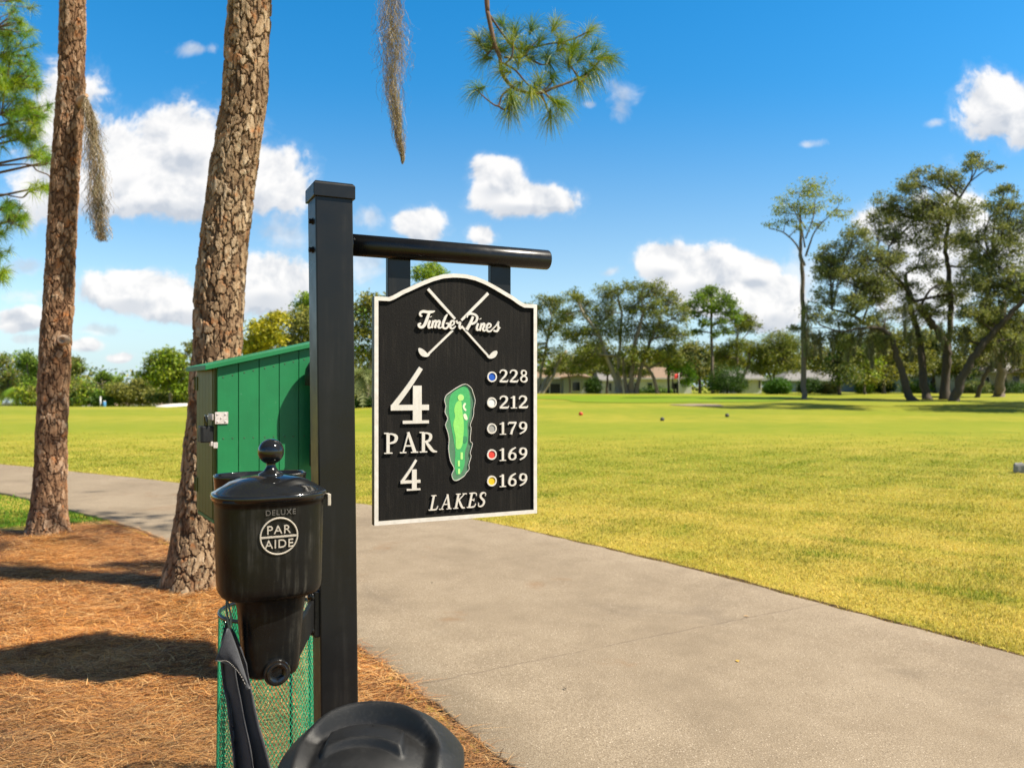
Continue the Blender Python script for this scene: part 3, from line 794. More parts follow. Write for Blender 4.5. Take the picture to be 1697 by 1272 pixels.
# hole map in layers
def layer(name, pts, mat, o, smooth_k=4, base=-.0075):
    p = catmull(pts, smooth_k, True)
    p3 = [to3(*z5(x, y), o) for x, y in p]
    obj(name, MB().prism(p3, -NN * (o - base)), mat, board)
mp = lambda n, c: mat_plain(n, c, .5, .1, 80, .05)
OUT = [(345, 108), (410, 150), (430, 200), (455, 290), (440, 380), (435, 460), (400, 560), (410, 600), (400, 735), (425, 770), (400, 870), (410, 910), (385, 1000), (388, 1050), (350, 1100), (330, 1130), (260, 1175), (215, 1170), (195, 1110), (222, 1045), (180, 960), (160, 830), (165, 720), (150, 640), (125, 560), (150, 490), (120, 420), (130, 350), (115, 290), (130, 240), (170, 205), (250, 150)]
layer('map_rough', OUT, mp('map_rough', (.075, .17, .095)), -.0050, 3)
ow = np.array(OUT, float)
mb = MB(); cl = catmull(ow, 3, True); cl = np.vstack([cl, cl[:1]])
_stag[0] = 0
strokes(mb, [[(x, y, 1) for x, y in cl]], lambda x, y, w: (*z5(x, y), .0015), 1, .0050)
obj('map_outline', mb, M['silver'], board)
layer('map_grass', [(345, 130), (385, 175), (405, 300), (400, 440), (372, 560), (375, 740), (345, 870), (340, 1000), (300, 1100), (250, 1110), (232, 1000), (238, 860), (215, 700), (190, 560), (165, 400), (180, 250), (240, 180)], mp('map_grass', (.055, .37, .11)), -.0046)
layer('map_fairway', [(265, 300), (300, 290), (317, 420), (332, 560), (325, 700), (310, 800), (275, 832), (245, 810), (240, 700), (215, 560), (235, 470), (225, 400), (240, 330)], mp('map_fairway', (.25, .62, .13)), -.0042)
layer('map_green', [(298 + 34 * math.cos(a), 258 + 36 * math.sin(a)) for a in np.arange(10) / 10 * 2 * PI], mp('map_green', (.40, .74, .20)), -.0038)
cream = mp('map_bunker', (.66, .74, .50))
layer('map_bunker', [(340, 318), (357, 325), (345, 350), (340, 365), (360, 390), (352, 408), (332, 392), (320, 362), (326, 336)], cream, -.0040)
layer('map_bunker', [(330, 442), (355, 440), (374, 490), (362, 508), (342, 498), (328, 465)], cream, -.0040)
tee = mp('map_tee', (.42, .76, .22))
for x, y, w, h in ((308, 905, 25, 78), (277, 990, 22, 65), (279, 1078, 22, 56)):
    layer('map_tee', [(x - w / 2, y - h / 2), (x + w / 2, y - h / 2), (x + w / 2, y + h / 2), (x - w / 2, y + h / 2)], tee, -.0040, 1)
layer('map_trees', [(322, 700), (345, 685), (370, 700), (366, 745), (340, 768), (324, 745)], mp('map_trees', (.035, .22, .09)), -.0043)

# ================================================================== ball washer
M['washer'] = mat_black('black_cast_washer', .006, .34, .30, True, 10, (.20, .18, .14), 0., spec=.26)
M['gloss'] = mat_black('black_gloss_plastic', .009, .12, .03, False, 20, coat=.4)
M['pale'] = mat_plain('worn_raised_lettering', (.44, .39, .32), .6, .25, 200, .3, dist=.0005)
WC = np.array([-.573, 1.88, 0]); WPHI = math.radians(27)
WD = np.array([math.cos(WPHI), math.sin(WPHI), 0]); WN = np.array([math.sin(WPHI), -math.cos(WPHI), 0])
def se(z, a, b, dx=0, dn=0, e=3.0, n=56):
    th = np.arange(n) / n * 2 * PI
    c, s = np.cos(th), np.sin(th)
    x = a * np.sign(c) * np.abs(c) ** (2 / e); y = b * np.sign(s) * np.abs(s) ** (2 / e)
    return np.array([WC + WD * (x_ + dx) - WN * (y_ - dn) + UP * z for x_, y_ in zip(x, y)])
washer = empty('ball_washer', WC + UP * .86, 'black golf ball washer with ball shaped knob, clamped to the left of the sign post', 'ball washer')
body = [se(1.060, .055, .050), se(1.0625, .090, .074), se(1.065, .102, .082), se(1.071, .111, .089), se(1.080, .1155, .0925), se(1.095, .117, .0945), se(1.20, .1195, .0965), se(1.275, .121, .098), se(1.284, .1215, .0985), se(1.2845, .1245, .101), se(1.296, .1255, .102)]
wb = obj('body', MB().loft(body), M['washer'], washer)
lowr = [(.8720, .030, .022), (.8735, .045, .038), (.878, .055, .047), (.888, .061, .052), (.905, .0645, .0545), (.96, .068, .057), (1.02, .073, .060), (1.056, .078, .064), (1.066, .084, .070), (1.071, .092, .075)]
obj('tank', MB().loft([se(z, a, b, .003, -.002, 3.4) for z, a, b in lowr]), M['washer'], washer)
lid = [(1.289, .125, .1015), (1.290, .1285, .105), (1.300, .1300, .1065), (1.3045, .1285, .105), (1.306, .124, .1005), (1.3085, .119, .096), (1.316, .108, .086), (1.327, .090, .070), (1.336, .066, .050), (1.341, .036, .027), (1.3425, .014, .012)]
lido = obj('lid', MB().loft([se(z, a, b, 0, 0, 2.6) for z, a, b in lid]), M['gloss'], washer)
# knob on a flared stem, slightly off the middle
kc = WC + WD * .004
mb = MB(); th = np.arange(32) / 32 * 2 * PI
mb.loft([[kc + UP * z + np.array([math.cos(a), math.sin(a), 0]) * r for a in th] for z, r in ((1.338, .030), (1.3445, .0285), (1.347, .024), (1.352, .0165), (1.358, .0125), (1.364, .0105), (1.370, .0105), (1.374, .013))])
kn = obj('knob', mb.sphere(kc + UP * 1.3965, .0300, 40, 24), M['gloss'], washer)
# hinge bracket on the right rim
mb = MB().box(WC + WD * .129 + UP * 1.281 + WN * .045, (.008, .02, .028), np.stack([WD, -WN, UP]))
obj('lid_catch', mb, M['pale'], washer, .0015)
# raised emblem: ring, bar, words
front = WC + WN * .0945
def fp(x, z, o): return WC + WD * x + WN * (.0965 + (z - 1.2) * .027 - .6 * x * x * .1 + o) + UP * z
EC, ER = 1.213, .0425
ex = .004
mb = MB(); n = 48
ringp = lambda r, o: [fp(ex + r * math.cos(a), EC + r * math.sin(a), o) for a in np.arange(n) / n * 2 * PI]
mb.loft([ringp(ER, -.004), ringp(ER, .0022), ringp(ER - .0009, .0030), ringp(ER - .0026, .0030), ringp(ER - .0034, .0022), ringp(ER - .0034, -.004)], cap0=False, cap1=False, smooth=False)
xs = np.linspace(-ER + .003, ER - .003, 9)
mb.loft([[fp(ex + x, EC - .0030, -.004), fp(ex + x, EC - .0030, .0027), fp(ex + x, EC + .0010, .0027), fp(ex + x, EC + .0010, -.004)] for x in xs], smooth=False)
emb = obj('emblem', mb, M['pale'], washer)
def letters(name, txt, width, height, cx, z, mat, parent, o=.0, depth=.004, off=.0):
    cu = bpy.data.curves.new(name, 'FONT'); cu.body = txt; cu.extrude = .5; cu.resolution_u = 4; cu.space_character = 1.12; cu.offset = off
    ob = bpy.data.objects.new(name, cu); C.objects.link(ob)
    dg = bpy.context.evaluated_depsgraph_get()
    me = bpy.data.meshes.new_from_object(ob.evaluated_get(dg))
    bpy.data.objects.remove(ob)
    co = np.array([v.co for v in me.vertices]); mn, mx = co.min(0), co.max(0)
    s = (co - mn) / (mx - mn)
    W = np.array([fp(cx + (a - .5) * width, z + (b - .5) * height, o + (c - 1) * depth) for a, b, c in s])
    me.vertices.foreach_set('co', (W - ROOT[parent.name]).ravel()); me.update()
    me.materials.append(mat)
    ob = bpy.data.objects.new(name, me); C.objects.link(ob); ob.parent = parent
    ROOT[ob.name] = ROOT[parent.name]
    return ob
letters('emblem_lettering', 'PAR', .052, .0185, ex, EC + .0150, M['pale'], emb, .0034, .006, .0)
letters('emblem_lettering', 'AIDE', .063, .0185, ex, EC - .0170, M['pale'], emb, .0034, .006, .0)
M['emboss'] = mat_plain('scuffed_black_lettering', (.10, .09, .08), .5, .4, 300, .3, dist=.0005)
letters('raised_lettering', 'DELUXE', .066, .012, ex + .004, 1.2665, M['emboss'], wb, .0016, .004)
# drain plug with hexagonal socket
pc = WC + WD * .006 + WN * .0585 + UP * .894
mb = MB(); n = 36; th = np.arange(n) / n * 2 * PI
circ = lambda r, o: [pc + (np.cos(a) * WD + np.sin(a) * UP) * r + WN * o for a in th]
hexr = lambda r: [r * math.cos(PI / 6) / math.cos((a + PI / 6) % (PI / 3) - PI / 6) for a in th]
hx = lambda r, o: [pc + (np.cos(a) * WD + np.sin(a) * UP) * rr + WN * o for a, rr in zip(th, hexr(r))]
mb.loft([circ(.030, -.03), circ(.030, .006), circ(.0285, .009), circ(.0245, .009), circ(.0235, .0135), circ(.0225, .0145), circ(.0185, .0145), hx(.0155, .0125), hx(.0140, .001)], cap0=False, smooth=False)
obj('drain_plug', mb, M['gloss'], washer)
# clamp to the post
pa = O - D * .055 + UP * 0
mb = MB()
for zz in (.955, 1.005):
    pass
bc = (WC + WD * .078 + pa) / 2
bd = pa - (WC + WD * .070); bl_ = np.linalg.norm(bd); bd /= bl_
bax = np.stack([bd, np.cross(UP, bd), UP])
cl_mid = WC + WD * .066 + bd * (bl_ / 2 + .004)
mb.box(cl_mid + UP * .940, (bl_ + .016, .012, .075), bax)
clamp = obj('clamp', mb, M['post'], washer, .002)
mb = MB().box(pa + UP * .940 + NN * .004 - D * .004, (.020, .085, .125), AX)
obj('clamp_plate', mb, M['washer'], washer, .004)
for zz in (.985, .897):
    c = pa + UP * zz + NN * .030 - D * .016
    th6 = np.arange(12) / 12 * 2 * PI
    obj('bolt', MB().loft([[c - D * o + (np.cos(a) * NN + np.sin(a) * UP) * r for a in th6] for o, r in ((-.004, .016), (.004, .016), (.006, .012), (.006, .008), (.011, .008), (.012, .005))]), M['arm'], washer)
# open tub fixed behind the lid
mb = MB()
tub = lambda z, k: se(z, .112 * k, .060 * k, .006, -.155, 2.6)
mb.loft([tub(1.10, .80), tub(1.13, .88), tub(1.322, 1.0), tub(1.326, 1.015), tub(1.330, 1.0), tub(1.328, .965), tub(1.14, .85)], cap1=True)
obj('tub', mb, M['gloss'], washer)

# ================================================================== towel hung from the washer
def cloth_material():
    m, nt = newmat('charcoal_cloth')
    co = coords(nt)
    w1 = nt.n('ShaderNodeTexWave', {'Vector': co, 'Scale': 260., 'Distortion': .5}, bands_direction='DIAGONAL').outputs['Fac']
    n = nt.noise(co, 40, 4, .6)
    col = nt.ramp(nt.math('ADD', nt.math('MULTIPLY', n, .6), nt.math('MULTIPLY', w1, .4)), [(.3, (.018, .018, .021)), (.7, (.05, .05, .056))])
    b = finish(nt, col, .9, 0, .15, w1, .35, .0008)
    b.inputs['Sheen Weight'].default_value = .3
    return m
M['cloth'] = cloth_material()
TY = 1.80
towel = empty('towel', P(380, 1030, TY), 'dark grey towel with a stitched hem hanging from the left of the ball washer', 'towel')
cent = [(379, 1036), (380, 1062), (384, 1095), (390, 1130), (397, 1160), (405, 1200), (415, 1245), (425, 1300), (434, 1360)]
half = [3, 14, 23, 25, 25, 27, 31, 36, 41]
cent = catmull(np.array(cent, float), 6); half = np.interp(np.linspace(0, 1, len(cent)), np.linspace(0, 1, len(half)), half)
def towel_sheet(th):
    V = []; m = 33
    for i, ((cx, cy), h) in enumerate(zip(cent, half)):
        f = i / (len(cent) - 1)
        for s in np.linspace(-1, 1, m):
            fold = .020 * math.sin(2.3 * PI * s + 3.2 * f + .6) * (.25 + 1.0 * f) + .008 * math.sin(6 * s + 9 * f)
            x = cx + h * (s + .18 * math.sin(2.3 * PI * s + 1.2 + 2.5 * f))
            p = P(x, cy + 7 * s * (1 - f), TY + .01 - fold + .02 * s * s)
            V.append(p + th)
    ii = np.arange(len(cent) * m).reshape(len(cent), m)
    return np.array(V), np.stack([ii[:-1, :-1], ii[1:, :-1], ii[1:, 1:], ii[:-1, 1:]], -1).reshape(-1, 4)
V, q = towel_sheet(0)
to = obj('cloth', MB().add(V, q, smooth=True), M['cloth'], towel)
so_ = to.modifiers.new('thickness', 'SOLIDIFY'); so_.thickness = .004
# folded corner flap with stitching
fl = np.array([P(358, 1092, TY - .035), P(372, 1055, TY - .022), P(388, 1072, TY - .03), P(404, 1112, TY - .04), P(412, 1135, TY - .035), P(396, 1112, TY - .045), P(376, 1102, TY - .045)])
V = []; 
topl = catmull(np.array([P(360, 1088, TY - .030), P(368, 1062, TY - .026), P(378, 1040, TY - .02), P(389, 1062, TY - .03), P(400, 1095, TY - .036), P(412, 1135, TY - .03)]), 5)
botl = catmull(np.array([P(359, 1092, TY - .033), P(368, 1097, TY - .046), P(379, 1101, TY - .050), P(390, 1108, TY - .050), P(402, 1120, TY - .044), P(413, 1140, TY - .032)]), 5)
rows = [topl * (1 - t) + botl * t + np.array([0, -.012 * math.sin(PI * t), 0]) for t in np.linspace(0, 1, 8)]
V = np.vstack(rows); m = len(topl); ii = np.arange(8 * m).reshape(8, m)
fo_ = obj('hem_flap', MB().add(V, np.stack([ii[:-1, :-1], ii[1:, :-1], ii[1:, 1:], ii[:-1, 1:]], -1).reshape(-1, 4), smooth=True), M['cloth'], towel)
so_ = fo_.modifiers.new('thickness', 'SOLIDIFY'); so_.thickness = .003
mb = MB(); lst = rows[6] + np.array([0, -.0045, 0])
for a, b in list(zip(lst[:-1], lst[1:])):
    mb.tube([a * .75 + b * .25, a * .2 + b * .8], .0007, 5)
obj('stitching', mb, mat_plain('stitch_thread', (.42, .38, .34), .8), towel)
mb = MB().tube(catmull([P(376, 990, 1.84), P(379, 1004, 1.815), P(383, 1022, TY), P(381, 1040, TY - .01)], 6), .0022, 6)
mb.tube(catmull([P(376, 990, 1.84), P(375, 1008, 1.82), P(378, 1026, TY), P(380, 1044, TY - .01)], 6), .0022, 6)
obj('cord', mb, mat_plain('grey_green_cord', (.16, .17, .11), .7), towel)
cc_ = P(375, 989, 1.85); th = np.arange(17) / 16 * 2 * PI
obj('ring', MB().tube([cc_ + np.array([math.cos(a), 0, math.sin(a)]) * .005 for a in th], .0014, 6), M['pale'], towel)

# ================================================================== green mesh basket
NB = np.array([-.895, 2.92, 0])
M['net'] = mat_plain('green_plastic_net', (.012, .33, .155), .45, .25, 30, .1)
basket = empty('mesh_basket', NB, 'green plastic mesh litter basket behind the ball washer on the pine straw', 'basket')
z0b, z1b = .02, .735
rad = lambda z: .178 - .010 * (z - z0b) / (z1b - z0b)
mb = MB(); NS = 76
for sgn in (1, -1):
    for k in range(NS):
        zs = np.linspace(z0b, z1b, 40)
        a = k / NS * 2 * PI + sgn * (zs - z0b) * 3.3
        rr = np.array([rad(z) for z in zs]) + .0016 * sgn
        mb.tube(np.stack([NB[0] + rr * np.cos(a), NB[1] + rr * np.sin(a), zs], 1), .00115, 4, cap=False)
obj('net', mb, M['net'], basket)
th = np.arange(49) / 48 * 2 * PI
mb = MB()
for zz, r_ in ((z1b, .0075), (z0b, .006)):
    mb = MB(); mb.tube(np.stack([NB[0] + rad(zz) * np.cos(th), NB[1] + rad(zz) * np.sin(th), np.full(49, zz)], 1), r_, 8)
    obj('rim', mb, M['gloss'], basket)
for a in (.7, 2.3, 3.9, 5.5):
    obj('stake', MB().tube([NB + np.array([math.cos(a), math.sin(a), 0]) * .170 + UP * (-.05), NB + np.array([math.cos(a), math.sin(a), 0]) * .162 + UP * .74], .005, 8), M['gloss'], basket)

# ================================================================== black litter bin with domed lid, close to the camera
BC = np.array([-.300, 1.715, 0])
M['grain'] = mat_black('grained_black_plastic', .010, .46, .10, False, 14, (.2, .2, .2), 0., .5)
bin_ = empty('litter_bin', BC, 'black plastic bin with a moulded domed lid in front of the sign post', 'bin')
BA, BB = .190, .178
def ov(z, k, e=2.35, n=72, a=BA, b=BB, dx=0, dy=0):
    th = np.arange(n) / n * 2 * PI; c, s = np.cos(th), np.sin(th)
    return np.stack([BC[0] + dx + k * a * np.sign(c) * np.abs(c) ** (2 / e), BC[1] + dy + k * b * np.sign(s) * np.abs(s) ** (2 / e), np.full(n, z)], 1)
obj('drum', MB().loft([ov(.02, .78), ov(.03, .80), ov(.40, .87), ov(.70, .94), ov(.72, .955), ov(.738, .955)]), M['grain'], bin_)
# lid: one moulded shell: domed, with a carrying ridge and a hollow in front of it
na, nr = 128, 60
A, Rr = np.meshgrid(np.arange(na) / na * 2 * PI, np.linspace(.004, 1, nr) ** .85)
c_, s_ = np.cos(A), np.sin(A); e_ = 2.35
xn = Rr * np.sign(c_) * np.abs(c_) ** (2 / e_); yn = Rr * np.sign(s_) * np.abs(s_) ** (2 / e_)
zz = .752 + .092 * (1 - Rr ** 2.7)
fr = yn - (.30 - .62 * (xn + .08) ** 2)
win = sstep(.80, .58, np.abs(xn)) * sstep(-.86, -.66, yn)
hol = sstep(.02, -.13, fr) * win
zz = zz - .040 * hol + .010 * np.exp(-((fr - .05) / .075) ** 2) * sstep(.85, .5, np.abs(xn))
tabm = sstep(.46, .40, np.abs(xn + .05)) * sstep(-.20, -.25, fr) * sstep(-.62, -.55, fr)
zz = zz + .016 * tabm
V = np.stack([BC[0] + BA * 1.02 * xn, BC[1] + BB * 1.02 * yn, zz], -1)
ii = np.arange(nr * na).reshape(nr, na); i2 = np.roll(ii, -1, 1)
q = np.stack([ii[:-1], ii[1:], i2[1:], i2[:-1]], -1).reshape(-1, 4)
mb = MB().add(V.reshape(-1, 3), q, smooth=True)
mb.loft([ov(.752, 1.02), ov(.746, 1.035), ov(.729, 1.035), ov(.724, 1.02), ov(.726, .97)], cap0=False, cap1=False)
obj('lid', mb, M['grain'], bin_)

# ================================================================== green water cooler cabinet
M['green'] = None
def green_material(name, rgb):
    m, nt = newmat(name)
    co = coords(nt)
    n = nt.noise(nt.vmath('MULTIPLY', co, (1, 1, .15)), 70, 5, .6); sp = nt.noise(co, 130, 3, .6)
    big = nt.noise(co, 5, 4, .6)
    col = nt.ramp(big, [(.3, tuple(c * .85 for c in rgb)), (.7, tuple(c * 1.12 for c in rgb))])
    col = nt.mix(nt.math('MULTIPLY', nt.maprange(sp, .70, .75), .55), col, (.30, .50, .36))
    sp2 = nt.noise(nt.vmath('ADD', co, (5, 2, 1)), 60, 3, .6)
    col = nt.mix(nt.math('MULTIPLY', nt.maprange(sp2, .72, .76), .8), col, (.01, .03, .015))
    finish(nt, col, .5, 0, .4, n, .35, .001)
    return m
M['green'] = green_material('green_painted_boards', (.009, .165, .052))
M['olive'] = green_material('green_boards_lawn_bounce', (.095, .105, .014))  # shaded side of the green cabinet: lawn's reflected light put into the colour
M['zinc'] = mat_plain('rusty_white_hinge', (.56, .50, .47), .5, .35, 60, .3, .2)
M['nail'] = mat_plain('rusted_nails', (.05, .045, .03), .7, .4, 80)
KP = math.radians(32.4)
KD = np.array([math.cos(KP), math.sin(KP), 0]); KN = np.array([math.sin(KP), -math.cos(KP), 0]); KAX = np.stack([KD, -KN, UP])
K0 = np.array([-1.456, 3.9, 0])          # front left corner
KW, KDp, KB, KT = .62, .43, .893, 1.638
slope = .235
cab = empty('cooler_cabinet', K0 + KD * KW / 2 - KN * KDp / 2, 'green wooden water cooler cabinet with a sloping roof behind the ball washer', 'cabinet')
def kp(x, d, z): return K0 + KD * x - KN * d + UP * z
def board_col(x0, x1, d0, d1, zb, zt0, zt1, mb):
    V = [kp(x, d, z) for x, d, z in ((x0, d0, zb), (x1, d0, zb), (x1, d1, zb), (x0, d1, zb), (x0, d0, zt0), (x1, d0, zt1), (x1, d1, zt1), (x0, d1, zt0))]
    mb.add(V, np.array([[0, 3, 2, 1], [4, 5, 6, 7], [0, 1, 5, 4], [1, 2, 6, 5], [2, 3, 7, 6], [3, 0, 4, 7]]))
mb = MB(); nb = 6; pw = (KW - .012) / nb
for i in range(nb):
    xa, xb = .012 + i * pw + .0016, .012 + (i + 1) * pw - .0016
    board_col(xa, xb, 0, .018, KB, KT + slope * xa, KT + slope * xb, mb)
obj('front_panel', mb, M['green'], cab, .0015)
nm = MB()
for i in range(6):
    for fx in (.28, .72):
        for zz in (KB + .05, KB + .40, KT + slope * (i + fx) * .1 - .05):
            nm.sphere(kp(.012 + (i + fx) * (KW - .012) / 6, -.0006, zz), (.0035, .0015, .0035), 8, 5, KAX)
nails = obj('nail_heads', nm, M['nail'], cab); nails['kind'] = 'stuff'
mb = MB(); board_col(.014, KW - .004, .0195, .028, KB + .002, KT + slope * .014, KT + slope * (KW - .004), mb)
obj('liner', mb, mat_plain('dark_liner', (.004, .012, .006), .8), cab)
mb = MB(); nb = 5; pw = (KDp - .05) / nb
for i in range(nb):
    a, b = .035 + i * pw + .001, .035 + (i + 1) * pw - .001
    board_col(-.004, .012, a, b, KB + .004, KT - .004, KT, mb)
door = obj('door', mb, M['olive'], cab, .0015)
mb = MB(); board_col(.0, .016, .0185, .034, KB, KT, KT + .002, mb); board_col(-.001, .016, KDp - .014, KDp, KB, KT, KT + .002, mb)
obj('corner_trim', mb, M['olive'], cab)
mb = MB(); board_col(KW - .016, KW, .019, KDp, KB, KT + slope * (KW - .016), KT + slope * KW, mb); obj('side_panel', mb, M['green'], cab)
mb = MB(); board_col(.0165, KW - .017, KDp - .018, KDp, KB, KT, KT + slope * (KW - .02), mb); obj('back_panel', mb, M['green'], cab)
mb = MB(); board_col(.0, KW, .03, KDp - .02, KB - .018, KB - .002, KB - .002, mb); obj('base', mb, M['green'], cab)
mb = MB()
zr = lambda x: KT + slope * x
V = [kp(x, d, zr(x) + h) for h in (.002, .026) for x, d in ((-.05, -.03), (KW + .04, -.03), (KW + .04, KDp + .03), (-.05, KDp + .03))]
mb.add(V, np.array([[0, 3, 2, 1], [4, 5, 6, 7], [0, 1, 5, 4], [1, 2, 6, 5], [2, 3, 7, 6], [3, 0, 4, 7]]))
obj('roof', mb, M['green'], cab, .002)
for dd_ in (KDp - .06,):
    for zz in (1.565, 1.03):
        mb = MB().box(kp(-.007, KDp - .028, zz), (.006, .034, .075), KAX)
        mb.tube([kp(-.010, KDp - .010, zz - .036), kp(-.010, KDp - .010, zz + .036)], .007, 8)
        obj('hinge', mb, M['olive'], door)
mb = MB().box(kp(.032, -.003, 1.395), (.062, .005, .058), KAX); mb.box(kp(-.010, .04, 1.400), (.005, .10, .030), KAX)
for a, b in ((.012, .018), (.012, -.018), (.05, .018), (.05, -.018), (.03, 0)):
    mb.sphere(kp(a, -.006, 1.395 + b), (.004, .004, .004), 10, 6)
obj('hasp', mb, M['zinc'], cab, .001)
mb = MB().box(kp(-.010, .030, 1.268), (.010, .040, .022), KAX); mb.box(kp(.004, -.002, 1.262), (.02, .006, .028), KAX); obj('staple', mb, M['zinc'], cab, .001)
for dx in (.17, .30):
    obj('leg', MB().box(kp(dx, .16, .42), (.085, .085, .90), KAX), M['green'], cab, .003)
# padlock hanging from the hasp
pk = kp(-.030, .055, 1.325)
lock = empty('padlock', pk, 'black padlock hanging from the hasp of the green cabinet', 'padlock')
obj('lock_body', MB().loft([[pk + UP * z + (a * KN * .040 + b * KD * .032) * k for a, b in ((1, .6), (.85, 1), (-.85, 1), (-1, .6), (-1, -.6), (-.85, -1), (.85, -1), (1, -.6))] for z, k in ((-.050, .9), (-.046, 1), (.026, 1), (.030, .9))], smooth=False), M['grain'], lock)
obj('shackle', MB().tube(catmull([pk + KN * .022 + UP * .028, pk + KN * .022 + UP * .060, pk + KN * .014 + UP * .078, pk - KN * .014 + UP * .078, pk - KN * .022 + UP * .060, pk - KN * .022 + UP * .028], 5), .0055, 8), M['gloss'], lock)
# cup dispenser on the cabinet front, mostly behind the sign post
cd = kp(.505, -.085, 0)
disp = empty('cup_dispenser', cd + UP * 1.0, 'black ribbed cup dispenser tube fixed to the green cabinet beside the sign post', 'dispenser')
mb = MB(); th = np.arange(28) / 28 * 2 * PI
rings = [(1.14, .050), (1.145, .057), (1.25, .057)]
for k in range(6): rings += [(1.255 + k * .013, .057), (1.258 + k * .013, .052), (1.264 + k * .013, .052), (1.267 + k * .013, .057)]
rings += [(1.335, .052), (1.56, .050), (1.565, .046)]
obj('tube', MB().loft([[cd + UP * z + np.array([math.cos(a), math.sin(a), 0]) * r for a in th] for z, r in rings]), M['grain'], disp)
obj('cap', MB().loft([[cd + UP * z + np.array([math.cos(a), math.sin(a), 0]) * r for a in th] for z, r in ((1.553, .056), (1.556, .080), (1.618, .080), (1.640, .076), (1.672, .058), (1.69, .02))]), M['grain'], disp)
obj('bracket', MB().box(kp(.505, -.012, 1.36), (.05, .026, .30), KAX), M['grain'], disp)
# ================================================================== foreground pines
def bark_material(name, tone):
    m, nt = newmat(name)
    co = coords(nt)
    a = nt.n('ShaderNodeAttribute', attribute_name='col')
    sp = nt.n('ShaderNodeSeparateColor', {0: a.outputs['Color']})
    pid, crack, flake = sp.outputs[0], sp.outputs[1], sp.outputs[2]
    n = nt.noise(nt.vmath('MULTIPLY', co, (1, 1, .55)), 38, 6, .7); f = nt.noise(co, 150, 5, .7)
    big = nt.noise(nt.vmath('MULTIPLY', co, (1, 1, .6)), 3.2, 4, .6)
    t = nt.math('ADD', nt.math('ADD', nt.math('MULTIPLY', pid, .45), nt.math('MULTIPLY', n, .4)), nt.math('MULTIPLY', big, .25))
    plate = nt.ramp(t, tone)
    lich = nt.math('MULTIPLY', nt.maprange(nt.noise(co, 22, 5, .7), .56, .68), nt.maprange(big, .42, .6))
    plate = nt.mix(nt.math('MULTIPLY', lich, .55), plate, (.36, .36, .25))
    orange = nt.math('MULTIPLY', nt.maprange(nt.noise(nt.vmath('ADD', co, (4, 2, 7)), 9, 4, .6), .55, .68), .65)
    plate = nt.mix(orange, plate, (.40, .15, .045))
    col = nt.mix(nt.math('MULTIPLY', nt.math('SUBTRACT', 1.0, crack), 1.25, clamp=True), plate, (.06, .032, .02))
    h = nt.math('ADD', nt.math('MULTIPLY', f, .5), nt.math('MULTIPLY', n, .8))
    finish(nt, col, .9, 0, .15, h, .9, .008)
    return m
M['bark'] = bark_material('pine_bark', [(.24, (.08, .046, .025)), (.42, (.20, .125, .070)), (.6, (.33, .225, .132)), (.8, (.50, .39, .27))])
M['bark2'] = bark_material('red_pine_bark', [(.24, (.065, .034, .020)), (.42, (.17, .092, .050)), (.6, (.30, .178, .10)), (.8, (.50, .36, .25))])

def vnoise(rng, U, V, nu, nv, octv=4):
    """periodic (in U over nu) value noise, values about -1..1"""
    out = np.zeros(U.shape); amp = 1.; tot = 0
    for o in range(octv):
        a, b = nu * 2 ** o, nv * 2 ** o
        L = rng.uniform(-1, 1, (b + 2, a)); x = U * 2 ** o; y = V * 2 ** o
        ix, iy = np.floor(x).astype(int), np.clip(np.floor(y).astype(int), 0, b); fx, fy = x - ix, y - np.floor(y)
        fx = fx * fx * (3 - 2 * fx); fy = fy * fy * (3 - 2 * fy)
        i0, i1, j1 = ix % a, (ix + 1) % a, np.minimum(iy + 1, b + 1)
        out += amp * ((L[iy, i0] * (1 - fx) + L[iy, i1] * fx) * (1 - fy) + (L[j1, i0] * (1 - fx) + L[j1, i1] * fx) * fy); tot += amp; amp *= .62
    return out / tot * 1.6
def cells(rng, U, Vv, nu, nv):
    sx = rng.uniform(.0, 1., (nv + 4, nu)); sy = rng.uniform(.0, 1., (nv + 4, nu)); sid = rng.random((nv + 4, nu))
    iu, iv = np.floor(U).astype(int), np.floor(Vv).astype(int)
    d1 = np.full(U.shape, 9.); d2 = np.full(U.shape, 9.); pid = np.zeros(U.shape)
    for a in (-1, 0, 1):
        for b in (-1, 0, 1):
            ju = (iu + a) % nu; jv = np.clip(iv + b + 1, 0, nv + 3)
            dist = np.hypot(iu + a + sx[jv, ju] - U, (iv + b + sy[jv, ju] - Vv))
            m1 = dist < d1
            d2 = np.where(m1, d1, np.minimum(d2, dist)); pid = np.where(m1, sid[jv, ju], pid); d1 = np.where(m1, dist, d1)
    return d2 - d1, pid
